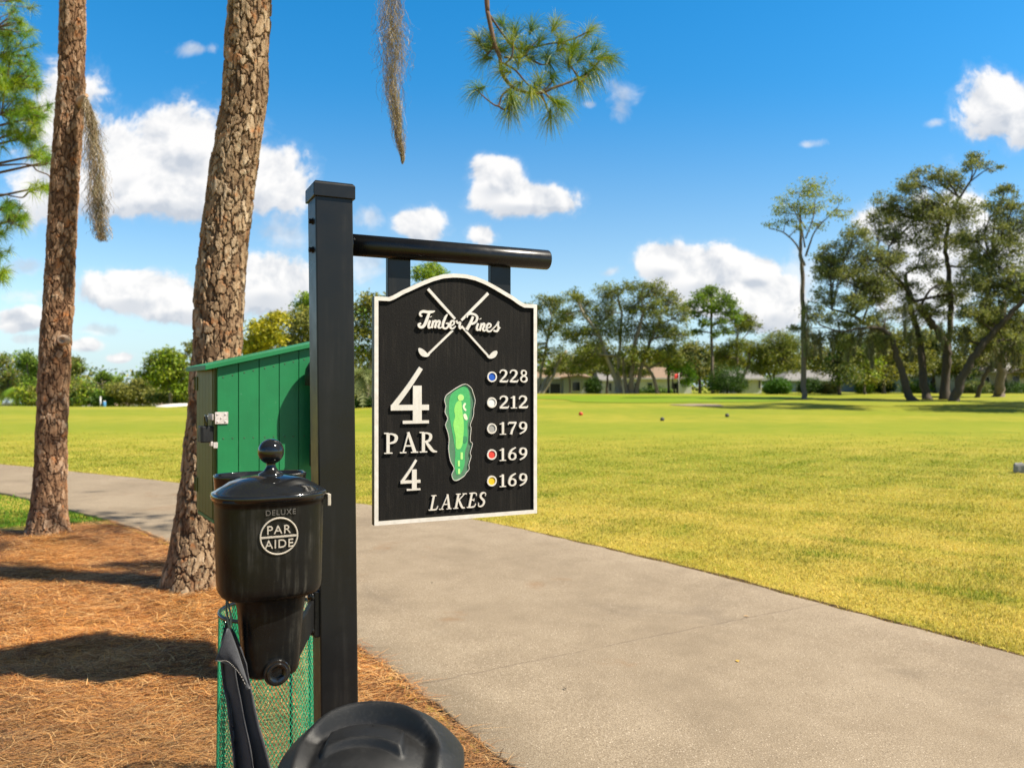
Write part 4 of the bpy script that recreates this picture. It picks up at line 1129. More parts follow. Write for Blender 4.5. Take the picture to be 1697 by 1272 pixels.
def bark_trunk(cpts, radii, nth, nz, ply_w, ply_h, depth, seed, flare=0.):
    """trunk clad in ragged, overlapping bark plates (two layers of torn flakes in real relief)"""
    rng = np.random.default_rng(seed)
    cp = catmull(cpts, 10); rr = np.interp(np.linspace(0, 1, len(cp)), np.linspace(0, 1, len(radii)), radii)
    d = np.r_[0, np.cumsum(np.linalg.norm(np.diff(cp, axis=0), axis=1))]; Lh = d[-1]
    s = np.linspace(0, Lh, nz)
    c = np.stack([np.interp(s, d, cp[:, k]) for k in range(3)], 1); r = np.interp(s, d, rr)
    rm = np.mean(rr); nu = max(6, int(round(2 * PI * rm / ply_w))); nv = max(4, int(Lh / ply_h))
    TH, S = np.meshgrid(np.arange(nth) / nth * 2 * PI, s)
    U0 = TH / (2 * PI) * nu; V0 = S / Lh * nv
    U = U0 + .55 * vnoise(rng, U0, V0, nu, nv, 4); Vv = V0 + .55 * vnoise(rng, U0, V0, nu, nv, 4)
    e1, p1 = cells(rng, U, Vv, nu, nv)
    U2 = U0 * 2 + .6 * vnoise(rng, U0 * 2, V0 * 2, nu * 2, nv * 2, 3); V2 = V0 * 2 + .6 * vnoise(rng, U0 * 2, V0 * 2, nu * 2, nv * 2, 3)
    e2, p2 = cells(rng, U2, V2, nu * 2, nv * 2)
    big = vnoise(rng, U0 / 3, V0 / 3, max(2, nu // 3), max(2, nv // 3), 3) if nu % 3 == 0 else vnoise(rng, U0, V0, nu, nv, 2)
    cr = sstep(.02, .20, e1)
    fine = vnoise(rng, U0 * 4, V0 * 4, nu * 4, nv * 4, 2)
    disp = depth * (.85 * p1 * cr + .28 * (p2 > .45) * sstep(0, .1, e2) * p2 + .14 * fine - .8 * (1 - cr) + .35 * big - .5)
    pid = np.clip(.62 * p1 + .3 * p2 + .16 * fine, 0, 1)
    R = r[:, None] * (1 + flare * np.exp(-S / .22) * (1 + .6 * np.sin(TH * 4 + 1))) + disp
    V = np.stack([c[:, None, 0] + R * np.cos(TH), c[:, None, 1] + R * np.sin(TH), np.broadcast_to(c[:, None, 2], R.shape)], -1)
    ii = np.arange(nz * nth).reshape(nz, nth); i2 = np.roll(ii, -1, 1)
    q = np.stack([ii[:-1], i2[:-1], i2[1:], ii[1:]], -1).reshape(-1, 4)
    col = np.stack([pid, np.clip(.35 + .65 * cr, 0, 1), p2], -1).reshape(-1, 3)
    return MB().add(V.reshape(-1, 3), q, col=col, smooth=False)

def needles(centres, dirs, n, length, spread, width, rng, cols, droop=.25):
    """pine tufts: n needles per centre, radiating about dirs"""
    K = len(centres); c = np.repeat(np.asarray(centres, float), n, 0); dv = np.repeat(np.asarray(dirs, float), n, 0)
    r = rng.standard_normal((K * n, 3)); r /= np.linalg.norm(r, axis=1)[:, None]
    d = dv * rng.uniform(.15, 1., (K * n, 1)) + r * spread
    d /= np.linalg.norm(d, axis=1)[:, None]
    L = (length * rng.uniform(.65, 1.1, K * n))[:, None]
    s = np.cross(d, rng.standard_normal((K * n, 3))); s /= np.linalg.norm(s, axis=1)[:, None]; s *= width / 2
    base = c - dv * rng.uniform(0, length * .45, (K * n, 1))
    p1 = base + d * L * .55; dd = d.copy(); dd[:, 2] -= droop; p2 = base + dd * L
    V = np.stack([base - s, base + s, p1 + s, p1 - s, p2 + s * .25, p2 - s * .25], 1).reshape(-1, 3)
    b = np.arange(K * n)[:, None] * 6
    q = np.concatenate([b + np.array([[0, 1, 2, 3]]), b + np.array([[3, 2, 4, 5]])])
    pal = np.asarray(cols, float)
    tuft = rng.random(K)
    ci = pal[np.clip((np.repeat(tuft, n) * .6 + rng.random(K * n) * .4) * len(pal), 0, len(pal) - 1).astype(int)] * rng.uniform(.8, 1.2, (K * n, 1))
    return V, q, np.repeat(ci, 6, 0)
M['needles'] = mat_leaf('pine_needles', .35, .4, .4)
M['twig'] = mat_plain('twig_bark', (.13, .075, .042), .9, .35, 30, .4)
M['leaf'] = mat_leaf('leaves', .3, .5, .3)
NGREEN = [(.06, .12, .016), (.10, .18, .017), (.18, .27, .017), (.33, .34, .022), (.07, .14, .035)]

# the big pine with the branch that hangs into the top of the view
def centre(px, py, Y): return P(px, py, Y)
Yb = 6.1
cl = [P(317, 995, Yb), P(322, 950, Yb), P(333, 870, Yb), P(345, 770, Yb), P(354, 660, Yb), P(361, 560, Yb), P(365, 480, Yb), P(374, 380, Yb), P(388, 275, Yb), P(405, 165, Yb), P(409, 75, Yb), P(417, -40, Yb), P(440, -240, Yb), P(470, -480, Yb), P(490, -760, Yb), P(500, -1100, Yb), P(505, -1500, Yb)]
rw = [50, 46, 42, 40, 39.5, 39.5, 39, 38.5, 37, 35.5, 35, 34, 33, 31, 28, 22, 12]
rr = [w / F * Yb for w in rw]
base = cl[0].copy(); base[2] = 0
cl[0][2] = -.05
big = empty('pine_tree', base, 'large leaning pine', 'tree')
big['label'] = 'large leaning pine trunk with plated bark directly behind the green cabinet'
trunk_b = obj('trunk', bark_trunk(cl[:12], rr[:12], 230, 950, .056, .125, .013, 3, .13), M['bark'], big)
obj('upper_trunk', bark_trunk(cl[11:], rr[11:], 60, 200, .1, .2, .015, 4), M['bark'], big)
rng = np.random.default_rng(11)
z6 = lambda x, y, dy=0.: P(600 + x / 3.394, 60 + y / 3.394, 6.0 + dy)
br = MB(); 
limb = [P(486, -700, Yb), P(600, -520, 6.0), P(690, -300, 5.95), P(770, -150, 6.0), P(800, -60, 6.0), P(808, 20, 6.0)]
br.tube(catmull(limb, 6), np.linspace(.055, .017, 31), 8)
main = [P(808, 20, 6.0), z6(745, 40), z6(775, 120), z6(788, 210), z6(845, 285), z6(920, 315), z6(1000, 322), z6(1080, 290), z6(1200, 245, .05), z6(1290, 190, .08), z6(1340, 130, .1)]
br.tube(catmull(main, 6), np.linspace(.017, .007, 61), 8)
twigs = [[z6(845, 285), z6(790, 330, -.05), z6(765, 390, -.08), z6(720, 370, -.1), z6(640, 300, -.12)], [z6(765, 390, -.08), z6(800, 412, -.06), z6(850, 380, -.05)], [z6(785, 150), z6(860, 190, .05), z6(930, 270, .08), z6(985, 310, .08)],
 [z6(745, 50), z6(710, 100, .06), z6(680, 125, .1)], [z6(710, 100, .06), z6(670, 50, .1), z6(650, 10, .1)], [P(808, 20, 6.0), z6(840, 50, .1), z6(930, 70, .12), z6(1040, 45, .15), z6(1110, 40, .15), z6(1200, 60, .18)],
 [z6(900, 90, .1), z6(935, 120, .12), z6(1010, 160, .12), z6(1060, 150, .12)], [z6(1010, 335), z6(1040, 400, -.05), z6(1060, 455, -.06)], [z6(1030, 320), z6(1080, 370, -.08), z6(1120, 380, -.1)],
 [z6(1290, 190, .08), z6(1240, 250, 0), z6(1220, 270, 0)], [z6(1215, 230, .05), z6(1175, 170, .1), z6(1160, 140, .1)], [z6(800, 160), z6(840, 120, -.05), z6(850, 60, -.05), z6(845, 10, -.05)], [z6(1000, 320), z6(1060, 270, .05), z6(1075, 230, .05)],
 [z6(800, 120), z6(900, 115, .06), z6(950, 60, .06), z6(1000, 10, .08)], [z6(1340, 130, .1), z6(1370, 118, .12), z6(1400, 130, .14)], [z6(1110, 40, .15), z6(1200, 10, .2), z6(1280, -30, .2)]]
for t in twigs: br.tube(catmull(t, 5), np.linspace(.0085, .0045, (len(t) - 1) * 5 + 1), 6)
branch = obj('branch', br, M['twig'], big)
tf = [(640, 300, -.4, -.1, -.12), (690, 120, -.7, .2, .1), (850, 375, .2, -.6, -.05), (835, 345, 0, -.5, -.05), (1060, 150, .2, -.3, .12), (1070, 240, .2, -.5, .05), (1095, 380, .6, -.6, -.1), (1125, 385, .8, -.4, -.1), (1058, 460, 0, -.6, -.06), (1205, 60, .6, .3, .18), (1345, 125, .7, .2, .1), (1400, 130, .9, -.2, .14), (1310, 190, .5, -.6, .08), (1225, 268, .3, -.9, 0), (1160, 145, -.1, .6, .1), (800, 80, .4, .1, .1), (650, 15, -.3, .6, .1), (845, 15, 0, .8, -.05), (985, 310, .1, -.3, .08), (1010, 20, .3, .5, .08), (930, 70, .2, .3, .12), (1280, -30, .5, .5, .2), (720, 10, -.3, .7, .1), (1120, 20, .3, .6, .15), (860, -40, -.2, .6, .1), (960, -60, .2, .5, .1), (1090, -70, .3, .6, .1), (780, -80, -.4, .6, .1), (1040, 100, .3, .1, .2), (830, 430, .1, -.7, -.05), (1270, 220, .4, -.7, .05), (755, 60, -.4, .3, .05), (790, 190, -.6, .1, -.05), (900, 60, .1, .4, .1), (960, 120, .2, .2, .12), (880, 130, 0, .3, 0), (1130, 70, .4, .2, .15), (1000, 250, 0, .4, .05), (1240, 110, .3, .4, .12), (870, 280, -.3, -.3, 0), (950, 330, 0, -.7, -.05), (1180, 80, 0, .2, .1), (700, 60, -.5, .3, .1), (1320, 60, .5, .4, .15)]
cs = [z6(x, y, dy) for x, y, a, b, dy in tf]; ds = [np.array([a, .25 * rng.standard_normal(), b]) for x, y, a, b, dy in tf]
ds = [d / np.linalg.norm(d) for d in ds]
V, q, cc = needles(cs, ds, 150, .175, .62, .0023, rng, NGREEN)
obj('needles', MB().add(V, q, col=cc), M['needles'], branch)
# crown far above the frame
def crown_needles(pts, n, length, rng, width=.006, per=60, spread=.8):
    ds = rng.standard_normal((len(pts), 3)); ds[:, 2] = np.abs(ds[:, 2]) * .6; ds /= np.linalg.norm(ds, axis=1)[:, None]
    return needles(pts, ds, per, length, spread, width, rng, NGREEN)
top = cl[-1]
pts = top + rng.standard_normal((260, 3)) * (1.7, 1.7, 1.2)
V, q, cc = crown_needles(pts, 0, .26, rng, .007, 40)
obj('crown', MB().add(V, q, col=cc), M['needles'], big)

# second pine, left, with a broken branch stub
Yl = 8.35
cl2 = [P(78, 893, Yl), P(79, 870, Yl), P(81, 840, Yl), P(84, 770, Yl), P(86.5, 690, Yl), P(93, 560, Yl), P(98, 480, Yl), P(103, 380, Yl), P(109, 275, Yl), P(117, 165, Yl), P(119.5, 75, Yl), P(121, -60, Yl), P(124, -300, Yl), P(126, -620, Yl), P(128, -960, Yl)]
rw2 = [33, 29, 26.5, 24.5, 23.5, 23.5, 22.5, 22, 21.5, 21, 20, 19.5, 18, 14, 7]
rr2 = [w / F * Yl for w in rw2]
base2 = cl2[0].copy(); base2[2] = 0; cl2[0][2] = -.04
lp_ = empty('pine_tree', base2, 'slim straight pine at the left with reddish bark and a broken branch stub', 'tree')
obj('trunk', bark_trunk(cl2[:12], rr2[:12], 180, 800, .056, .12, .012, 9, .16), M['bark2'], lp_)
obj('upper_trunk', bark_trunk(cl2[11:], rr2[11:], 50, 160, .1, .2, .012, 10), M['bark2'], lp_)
obj('branch_stub', MB().tube([P(126, 178, Yl), P(134, 166, Yl - .06), P(141, 160, Yl - .1), P(144, 158, Yl - .12)], [.06, .04, .028, .02], 9), M['bark2'], lp_)
kn_ = P(103, 563, Yl - .135)
obj('knot_hole', MB().loft([[kn_ + np.array([math.cos(a) * r, o, math.sin(a) * r * .8]) for a in np.arange(14) / 14 * 2 * PI] for r, o in ((.075, .035), (.052, -.008), (.036, -.012), (.022, .012), (.008, .03))]), M['bark2'], lp_)
rng = np.random.default_rng(12)
pts = cl2[-1] + rng.standard_normal((200, 3)) * (1.4, 1.4, 1.1)
V, q, cc = crown_needles(pts, 0, .26, rng, .007, 40)
obj('crown', MB().add(V, q, col=cc), M['needles'], lp_)

# pine at the far left whose branches reach into the frame
def side_pine():
    rng = np.random.default_rng(21)
    Y0 = 12.0
    b = np.array([-9.8, Y0, 0])
    t = empty('pine_tree', b, 'pine at the left edge of the view with bright green tufted branches reaching in', 'tree')
    tr = [b + (0, 0, -.1), b + (.05, 0, 3), b + (.1, .05, 6), b + (.1, 0, 9), b + (.15, 0, 12)]
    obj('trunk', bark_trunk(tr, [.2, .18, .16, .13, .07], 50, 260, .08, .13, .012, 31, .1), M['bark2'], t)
    blobs = [(25, 85, 40, 28, 22), (40, 130, 38, 26, 26), (30, 180, 46, 34, 34), (60, 190, 24, 24, 16), (45, 225, 26, 20, 12), (65, 255, 20, 14, 9), (10, 140, 24, 40, 16), (12, 345, 22, 12, 8), (28, 360, 22, 22, 13), (5, 385, 14, 14, 6), (60, 312, 22, 9, 6), (74, 268, 8, 8, 3), (2, 420, 12, 8, 3), (6, 455, 12, 16, 6), (-40, 120, 50, 70, 26), (-45, 350, 40, 50, 14), (20, 40, 45, 22, 18), (-20, 0, 60, 20, 16), (10, 225, 18, 14, 6)]
    mb = MB(); cs = []; ds = []
    for (x, y, rx, ry, n) in blobs:
        hub = P(x - rx * .6, y + ry * .3, Y0 + rng.uniform(-.3, .3))
        st = np.array([b[0] + .1, Y0, hub[2] - .1 - .12 * abs(hub[0] - b[0])])
        mid = (st + hub) / 2 + np.array([0, 0, -.06])
        ln = catmull([st, mid, hub], 6); mb.tube(ln, np.linspace(.035, .014, 13), 6)
        for k in range(4):
            s_ = ln[rng.integers(3, 9)]; p = s_ + rng.normal(0, 1, 3) * (.18, .3, .16) + np.array([0, 0, .08]); cs.append(p); d = p - s_ + np.array([.1, -.05, .15]); ds.append(d / np.linalg.norm(d)); mb.tube([s_, p], [.009, .005], 5)
        for k in range(n):
            p = P(x + rng.normal() * rx * .5, y + rng.normal() * ry * .5, Y0 + rng.normal() * .35)
            cs.append(p); d = p - hub; d = d / (np.linalg.norm(d) + 1e-6) + np.array([.2, -.2, .25]); ds.append(d / np.linalg.norm(d))
            mb.tube([hub, (hub + p) / 2 + rng.normal(0, .03, 3), p], [.010, .007, .005], 5)
    obj('branch', mb, M['twig'], t)
    for pl_ in ([(0, 275), (40, 272), (62, 275), (80, 270)], [(0, 322), (20, 325), (38, 327), (48, 318), (60, 320)], [(40, 272), (62, 283), (80, 290), (84, 298)]):
        mbx = MB().tube(catmull([P(-60, pl_[0][1] + 6, Y0)] + [P(x, y, Y0 - .1) for x, y in pl_], 5), .011, 6); obj('branch', mbx, M['twig'], t)
    V, q, cc = needles(cs, ds, 75, .19, .75, .0045, rng, [(.07, .16, .014), (.12, .24, .016), (.21, .33, .016), (.36, .42, .022), (.07, .13, .02)])
    obj('needles', MB().add(V, q, col=cc), M['needles'], t)
    pts = b + np.array([0, 0, 12]) + rng.standard_normal((150, 3)) * (1.5, 1.5, 1)
    V, q, cc = crown_needles(pts, 0, .26, rng, .008, 40); obj('crown', MB().add(V, q, col=cc), M['needles'], t)
side_pine()

# limbs of the large pine above the frame, whose shade falls across straw and path
rng = np.random.default_rng(41)
mb = MB(); cs = []
st0 = cl[13]
for e in ((.2, 8.5, 6.5), (1.0, 8.2, 6.9), (-.5, 7.4, 6.4), (.3, 6.9, 6.2), (1.4, 7.5, 6.8), (-1.0, 8.9, 6.6)):
    e = np.array(e); m_ = (st0 + e) / 2 + np.array([0, 0, .5])
    line = catmull([st0, m_, e], 8); mb.tube(line, np.linspace(.05, .015, len(line)), 7)
    for k in range(13):
        p = line[rng.integers(11, len(line))] + rng.normal(0, 1, 3) * (.42, .18, .12); cs.append(p)
        mb.tube([line[np.argmin(np.linalg.norm(line - p, axis=1))], p], .007, 5)
limbs_ = obj('branch', mb, M['twig'], big)
ds = rng.standard_normal((len(cs), 3)); ds /= np.linalg.norm(ds, axis=1)[:, None]
V, q, cc = needles(cs, ds, 60, .22, .8, .004, rng, NGREEN); obj('needles', MB().add(V, q, col=cc), M['needles'], limbs_)

# Spanish moss
def moss_material(): return mat_leaf('spanish_moss', .25, .9, .1)
M['moss'] = moss_material()
MOSS = [(.27, .20, .125), (.38, .29, .19), (.19, .135, .08), (.48, .39, .27), (.22, .20, .11)]
def moss(line, w0, n, length, width, rng, cols=MOSS):
    """tangled hanging strands round a centre line (points top to bottom)"""
    line = catmull(line, 8); m = len(line); V = []; Q = []; CC = []; b = 0
    tl = np.linspace(0, 1, m)
    for k in range(n):
        t0 = rng.random() ** 1.15 * .9; seg = rng.uniform(.4, 1.) * length; s = 9
        tt = np.clip(t0 + np.linspace(0, seg, s), 0, 1.0)
        c = np.stack([np.interp(tt, tl, line[:, j]) for j in range(3)], 1)
        w = np.interp(tt, np.linspace(0, 1, len(w0)), w0)[:, None]
        off = rng.normal(0, .5, (1, 3)) * (1, 1, 0)
        wob = np.cumsum(rng.normal(0, .27, (s, 3)), 0) * (1, 1, .25)
        p = c + (off + wob) * w
        sd = rng.normal(0, 1, 3); sd[2] = 0; sd /= np.linalg.norm(sd); sd = sd * width / 2
        v = np.stack([p - sd, p + sd], 1).reshape(-1, 3)
        V.append(v); i = np.arange(s - 1)[:, None] * 2
        Q.append(b + i + np.array([[0, 1, 3, 2]])); b += 2 * s
        CC.append(np.tile(np.array(cols[rng.integers(len(cols))]) * rng.uniform(.7, 1.25), (2 * s, 1)))
    return MB().add(np.vstack(V), np.vstack(Q), col=np.vstack(CC))
rng = np.random.default_rng(61)
ms = [P(648, -70, 5.95), P(650, 30, 5.95), P(653, 75, 5.95), P(650, 130, 5.95), P(655, 180, 5.95), P(661, 225, 5.95), P(666, 252, 5.95), P(667, 272, 5.95)]
mo = obj('spanish_moss', moss(ms, [.05, .065, .072, .052, .036, .026, .014, .003], 1500, .17, .0021, rng), M['moss'], loc=ms[0])
tag(mo, 'long tapering strand of Spanish moss hanging at top left of the needled branch', 'spanish moss', 'strands of Spanish moss')
obj('branch', MB().tube(catmull([P(486, -420, Yb), P(560, -230, 6.0), P(648, -68, 5.95), P(690, -20, 5.9)], 6), np.linspace(.04, .012, 19), 8), M['twig'], big)
ms = [P(141, 160, Yl - .12), P(148, 190, Yl - .14), P(155, 235, Yl - .14), P(159, 290, Yl - .14), P(163, 345, Yl - .14), P(166, 385, Yl - .14), P(170, 400, Yl - .14)]
mo = obj('spanish_moss', moss(ms, [.01, .035, .055, .062, .065, .05, .03], 1700, .16, .0034, rng), M['moss'], loc=ms[0])
tag(mo, 'grey strand of Spanish moss hanging from the broken stub of the slim pine', 'spanish moss', 'strands of Spanish moss')
# ================================================================== background trees
M['trunk'] = mat_plain('grey_tree_bark', (.16, .125, .095), .9, .4, 4, .6, dist=.03)
M['trunk_dark'] = mat_plain('dark_oak_bark', (.075, .056, .042), .9, .4, 3, .6, dist=.03)
M['trunk_pale'] = mat_plain('pale_oak_bark', (.30, .25, .19), .9, .3, 3, .5, dist=.03)
OLIVE = [(0.1201, 0.1401, 0.032), (0.19, 0.2001, 0.04), (0.2601, 0.25, 0.056), (0.0902, 0.1102, 0.0299), (0.3202, 0.29, 0.06)]
OAKDK = [(0.1307, 0.1592, 0.054), (0.1991, 0.2218, 0.0712), (0.27, 0.2786, 0.0853), (0.0995, 0.1223, 0.0455), (0.3412, 0.3269, 0.0967)]
BRIGHT = [(0.1375, 0.2338, 0.0193), (0.2063, 0.3162, 0.0206), (0.2888, 0.385, 0.0248), (0.0963, 0.165, 0.0193), (0.3575, 0.4125, 0.0343)]
YELLOW = [(0.299, 0.299, 0.0172), (0.391, 0.3565, 0.0207), (0.483, 0.414, 0.023), (0.1955, 0.2185, 0.0161)]
DEEP = [(0.0286, 0.065, 0.013), (0.0455, 0.0975, 0.0156), (0.0715, 0.1365, 0.0182)]
LIME = [(0.143, 0.275, 0.0154), (0.198, 0.352, 0.0198), (0.099, 0.198, 0.0132)]
PINEF = [(0.1013, 0.1688, 0.027), (0.1485, 0.2362, 0.0297), (0.216, 0.297, 0.0338), (0.0743, 0.1215, 0.027)]
MIDOAK = [(.12, .16, .024), (.175, .215, .03), (.23, .25, .04), (.08, .11, .02), (.29, .275, .045), (.15, .20, .028)]
PALEG = [(.20, .26, .05), (.26, .32, .06), (.33, .35, .04), (.38, .38, .03), (.15, .22, .05)]

def foliage(blobs, clumps, per, size, pal, rng, shell=.45, rc=.30, aspect=.55):
    """leaf-sized faces in clumps spread through ellipsoid volumes. blobs: (centre, radii)"""
    C_, R_ = [], []; tot = sum(np.prod(r) ** (2 / 3) for c, r in blobs)
    for c, r in blobs:
        k = max(3, int(round(clumps * np.prod(r) ** (2 / 3) / tot)))
        d = rng.standard_normal((k, 3)); d /= np.linalg.norm(d, axis=1)[:, None]
        rad = (shell + (1 - shell) * rng.random((k, 1))) * rng.uniform(.8, 1.1, (k, 1))
        C_.append(np.asarray(c) + d * rad * np.asarray(r)); R_.append(np.full(k, np.mean(r)))
    cc = np.vstack(C_); cr = np.concatenate(R_); K = len(cc)
    n = K * per
    c = np.repeat(cc, per, 0); g = rng.standard_normal((n, 3)) * (np.repeat(cr, per) * rc * .75 + size * .5)[:, None]
    g[:, 2] *= .62
    p = c + g
    nrm = rng.standard_normal((n, 3)); nrm[:, 2] += .8; nrm /= np.linalg.norm(nrm, axis=1)[:, None]
    a = np.cross(nrm, rng.standard_normal((n, 3))); a /= np.linalg.norm(a, axis=1)[:, None]; b = np.cross(nrm, a)
    s = (size * rng.uniform(.55, 1.3, n))[:, None] / 2
    V = np.stack([p - a * s, p - b * s * aspect + nrm * s * .2, p + a * s, p + b * s * aspect + nrm * s * .2], 1).reshape(-1, 3)
    q = np.arange(n * 4).reshape(n, 4)
    pal = np.asarray(pal)
    ci = np.repeat(rng.random(K), per) * .65 + rng.random(n) * .35
    col = pal[np.clip((ci * len(pal)).astype(int), 0, len(pal) - 1)] * rng.uniform(.82, 1.18, (n, 1)) * np.repeat(rng.uniform(.85, 1.15, K), per)[:, None]
    return V, q, np.repeat(col, 4, 0), cc

def tree(name, label, Y, base_px, trunks, blobs, clumps=120, per=34, size=.28, pal=OLIVE, tm='trunk', group='trees round the fairway', seed=1, cat='tree', depth=.9, rc=.30, limbs=True, ground=None, width=1., shell=.45, twigs=.5, mossy=None):
    """trunks: list of [(px,py,halfwidth px)...]; blobs: (px,py,rx,ry[,dy]) in photo pixels at distance Y"""
    rng = np.random.default_rng(seed)
    k = Y / F
    bx = (base_px - CX) * k; gz = float(terrain(bx, Y)) if ground is None else ground
    t = empty(name, (bx, Y, gz), label, cat, group)
    mb = MB(); ends = []
    for tr in trunks:
        dy0 = rng.uniform(-1, 1) * .4 * depth
        pts = [P(x, y, Y) + np.array([0, dy0 * i, 0]) for i, (x, y, w) in enumerate(tr)]
        if abs(tr[0][1] - (HY + (CAMZ - gz) / k)) < 25: pts[0][2] = gz - .15; pts[0][1] = Y
        pp = catmull(pts, 5); ww = np.interp(np.linspace(0, 1, len(pp)), np.linspace(0, 1, len(tr)), [w for x, y, w in tr]) * k
        ww = ww * rng.uniform(.93, 1.08, len(ww)); pp[2:] += rng.normal(0, .16, (len(pp) - 2, 3)) * ww[2:, None]
        if pts[0][2] < gz: ww[:2] *= (1.45, 1.12)
        mb.tube(pp, ww, 10); ends += [(p, w) for p, w in zip(pp[len(pp) // 2:], ww[len(pp) // 2:])]
    B = []
    for b in blobs:
        x, y, rx, ry = b[:4]; dy = (b[4] if len(b) > 4 else rng.uniform(-1, 1) * depth * 22) * k
        B.append((P(x, y, Y) + np.array([0, dy, 0]), (rx * k, max(rx, ry) * k * depth * .9, ry * k)))
    V, q, cc, cl_ = foliage(B, clumps, per, size, pal, rng, shell, rc)
    if limbs and ends:
        E = np.array([p for p, w in ends]); W = np.array([w for p, w in ends])
        for c, r in B:
            i = np.argmin(np.linalg.norm(E - c, axis=1) + np.maximum(0, E[:, 2] - c[2]) * 1.5)
            s = E[i]; w = min(W[i] * .8, .035 * np.linalg.norm(c - s) + .04)
            m_ = s * .5 + c * .5 + rng.normal(0, .08, 3) * np.linalg.norm(c - s) + np.array([0, 0, .06 * np.linalg.norm(c - s)])
            pts = catmull([s, m_, c], 5); mb.tube(pts, np.linspace(w, w * .4, len(pts)), 7)
            near = cl_[np.linalg.norm((cl_ - c) / np.asarray(r), axis=1) < 1.25]
            for p in near[rng.random(len(near)) < twigs]:
                st = pts[rng.integers(len(pts) // 2, len(pts))]
                mb.tube([st, (st + p) / 2 + rng.normal(0, .1, 3) * np.mean(r) * .4, p], [w * .35, w * .25, w * .14], 5)
    if mb.n: obj('trunk', mb, M[tm], t)
    obj('crown', MB().add(V, q, col=cc), M['leaf'], t)
    if mossy:
        for (x, y, w, h) in mossy:
            mm = MB()
            c = P(x, y, Y + rng.uniform(-1, 1) * 20 * k * depth)
            mm.merge(moss([c, c - (0, 0, h * k * .5), c - (0, 0, h * k)], [w * k * .4, w * k * .5, w * k * .15], 70, .5, .05, rng, [(.17, .16, .10), (.24, .22, .15), (.11, .105, .06), (.20, .22, .10)]))
            obj('moss', mm, M['moss'], t)
    return t

# ---- right of the sign
tree('oak_tree', 'pale trunked oak half hidden by the right edge of the sign', 95, 897, [[(893, 656, 4), (905, 630, 3), (925, 600, 2.5), (940, 580, 2)], [(897, 656, 3), (915, 625, 2.4), (930, 590, 2)], [(889, 656, 3), (897, 615, 2.5), (908, 560, 2)]],
     [(905, 500, 20, 18), (925, 508, 20, 20), (880, 520, 22, 24), (905, 545, 26, 20), (935, 540, 20, 22), (890, 585, 22, 18), (925, 585, 22, 18), (910, 615, 18, 10), (862, 560, 24, 26)], 200, 64, .23, MIDOAK, 'trunk_pale', rc=.22, seed=101)
tree('oak_tree', 'tall oak with a pale leaning trunk in front of the tan roofed house', 90, 1024, [[(1026, 656, 5), (1019, 625, 4.2), (1003, 585, 3.4), (988, 550, 2.8), (965, 520, 2.2), (955, 495, 1.6)], [(1030, 656, 3.5), (1024, 620, 3), (1027, 570, 2.5), (1030, 520, 2)]],
     [(952, 490, 22, 16), (940, 520, 22, 18), (972, 515, 24, 22), (1003, 485, 24, 20), (1010, 515, 28, 24), (985, 545, 30, 22), (955, 555, 26, 20), (1020, 550, 28, 24), (975, 585, 32, 20), (1010, 595, 30, 20), (960, 605, 22, 14), (1030, 480, 16, 14)], 280, 64, .23, MIDOAK, 'trunk_pale', seed=102, twigs=.65, rc=.22)
tree('oak_tree', 'broad olive oak with several trunks left of the red flag', 88, 1052, [[(1047, 657, 5), (1046, 620, 4), (1052, 570, 3), (1065, 520, 2.2)], [(1054, 657, 4), (1060, 620, 3.2), (1072, 580, 2.6), (1092, 535, 2)], [(1040, 657, 4), (1036, 630, 3), (1034, 590, 2.4)], [(1090, 652, 3), (1083, 625, 2.8), (1070, 605, 2)]],
     [(1062, 482, 24, 18), (1090, 478, 24, 16), (1050, 508, 26, 22), (1082, 510, 28, 24), (1112, 500, 22, 22), (1125, 520, 18, 20), (1060, 545, 30, 24), (1095, 548, 30, 24), (1122, 555, 22, 20), (1050, 585, 28, 20), (1085, 585, 28, 20), (1110, 590, 22, 16), (1045, 610, 20, 12)], 310, 64, .23, MIDOAK, 'trunk', rc=.22, seed=103, twigs=.6)
tree('pine_tree', 'flat topped pine with a thin trunk above the dark bush', 92, 1181, [[(1181, 652, 2.6), (1181, 600, 2.4), (1181, 540, 2.2), (1182, 495, 1.6)]],
     [(1180, 484, 22, 10), (1160, 500, 20, 10), (1204, 498, 22, 10), (1180, 512, 20, 9), (1150, 518, 14, 8), (1212, 516, 18, 9), (1168, 535, 14, 7), (1196, 532, 14, 7), (1180, 476, 14, 6), (1145, 505, 12, 7), (1218, 505, 12, 7), (1158, 548, 12, 6), (1205, 546, 14, 6), (1185, 555, 10, 5), (1215, 530, 12, 6)], 170, 36, .30, PINEF, 'trunk', seed=104, rc=.26)
tree('oak_tree', 'open crowned small oak leaning left of the white gabled house', 95, 1222, [[(1224, 653, 3), (1232, 625, 2.6), (1242, 605, 2)], [(1224, 653, 2.4), (1222, 610, 2), (1218, 575, 1.5)]],
     [(1236, 528, 18, 12), (1250, 540, 14, 10), (1222, 545, 16, 12), (1215, 575, 22, 16), (1245, 575, 18, 16), (1200, 590, 20, 16), (1225, 600, 20, 12)], 170, 60, .22, MIDOAK, 'trunk', rc=.22, seed=105)
tree('oak_tree', 'round olive oak behind the clipped hedge balls', 96, 1284, [[(1283, 655, 2.6), (1284, 625, 2.2), (1290, 600, 1.6)], [(1283, 655, 2), (1275, 620, 1.6)]],
     [(1290, 568, 34, 20), (1266, 585, 24, 18), (1312, 580, 22, 18), (1290, 598, 36, 20), (1262, 608, 18, 12), (1318, 606, 16, 14)], 260, 64, .22, MIDOAK, 'trunk', rc=.22, seed=106, shell=.6)
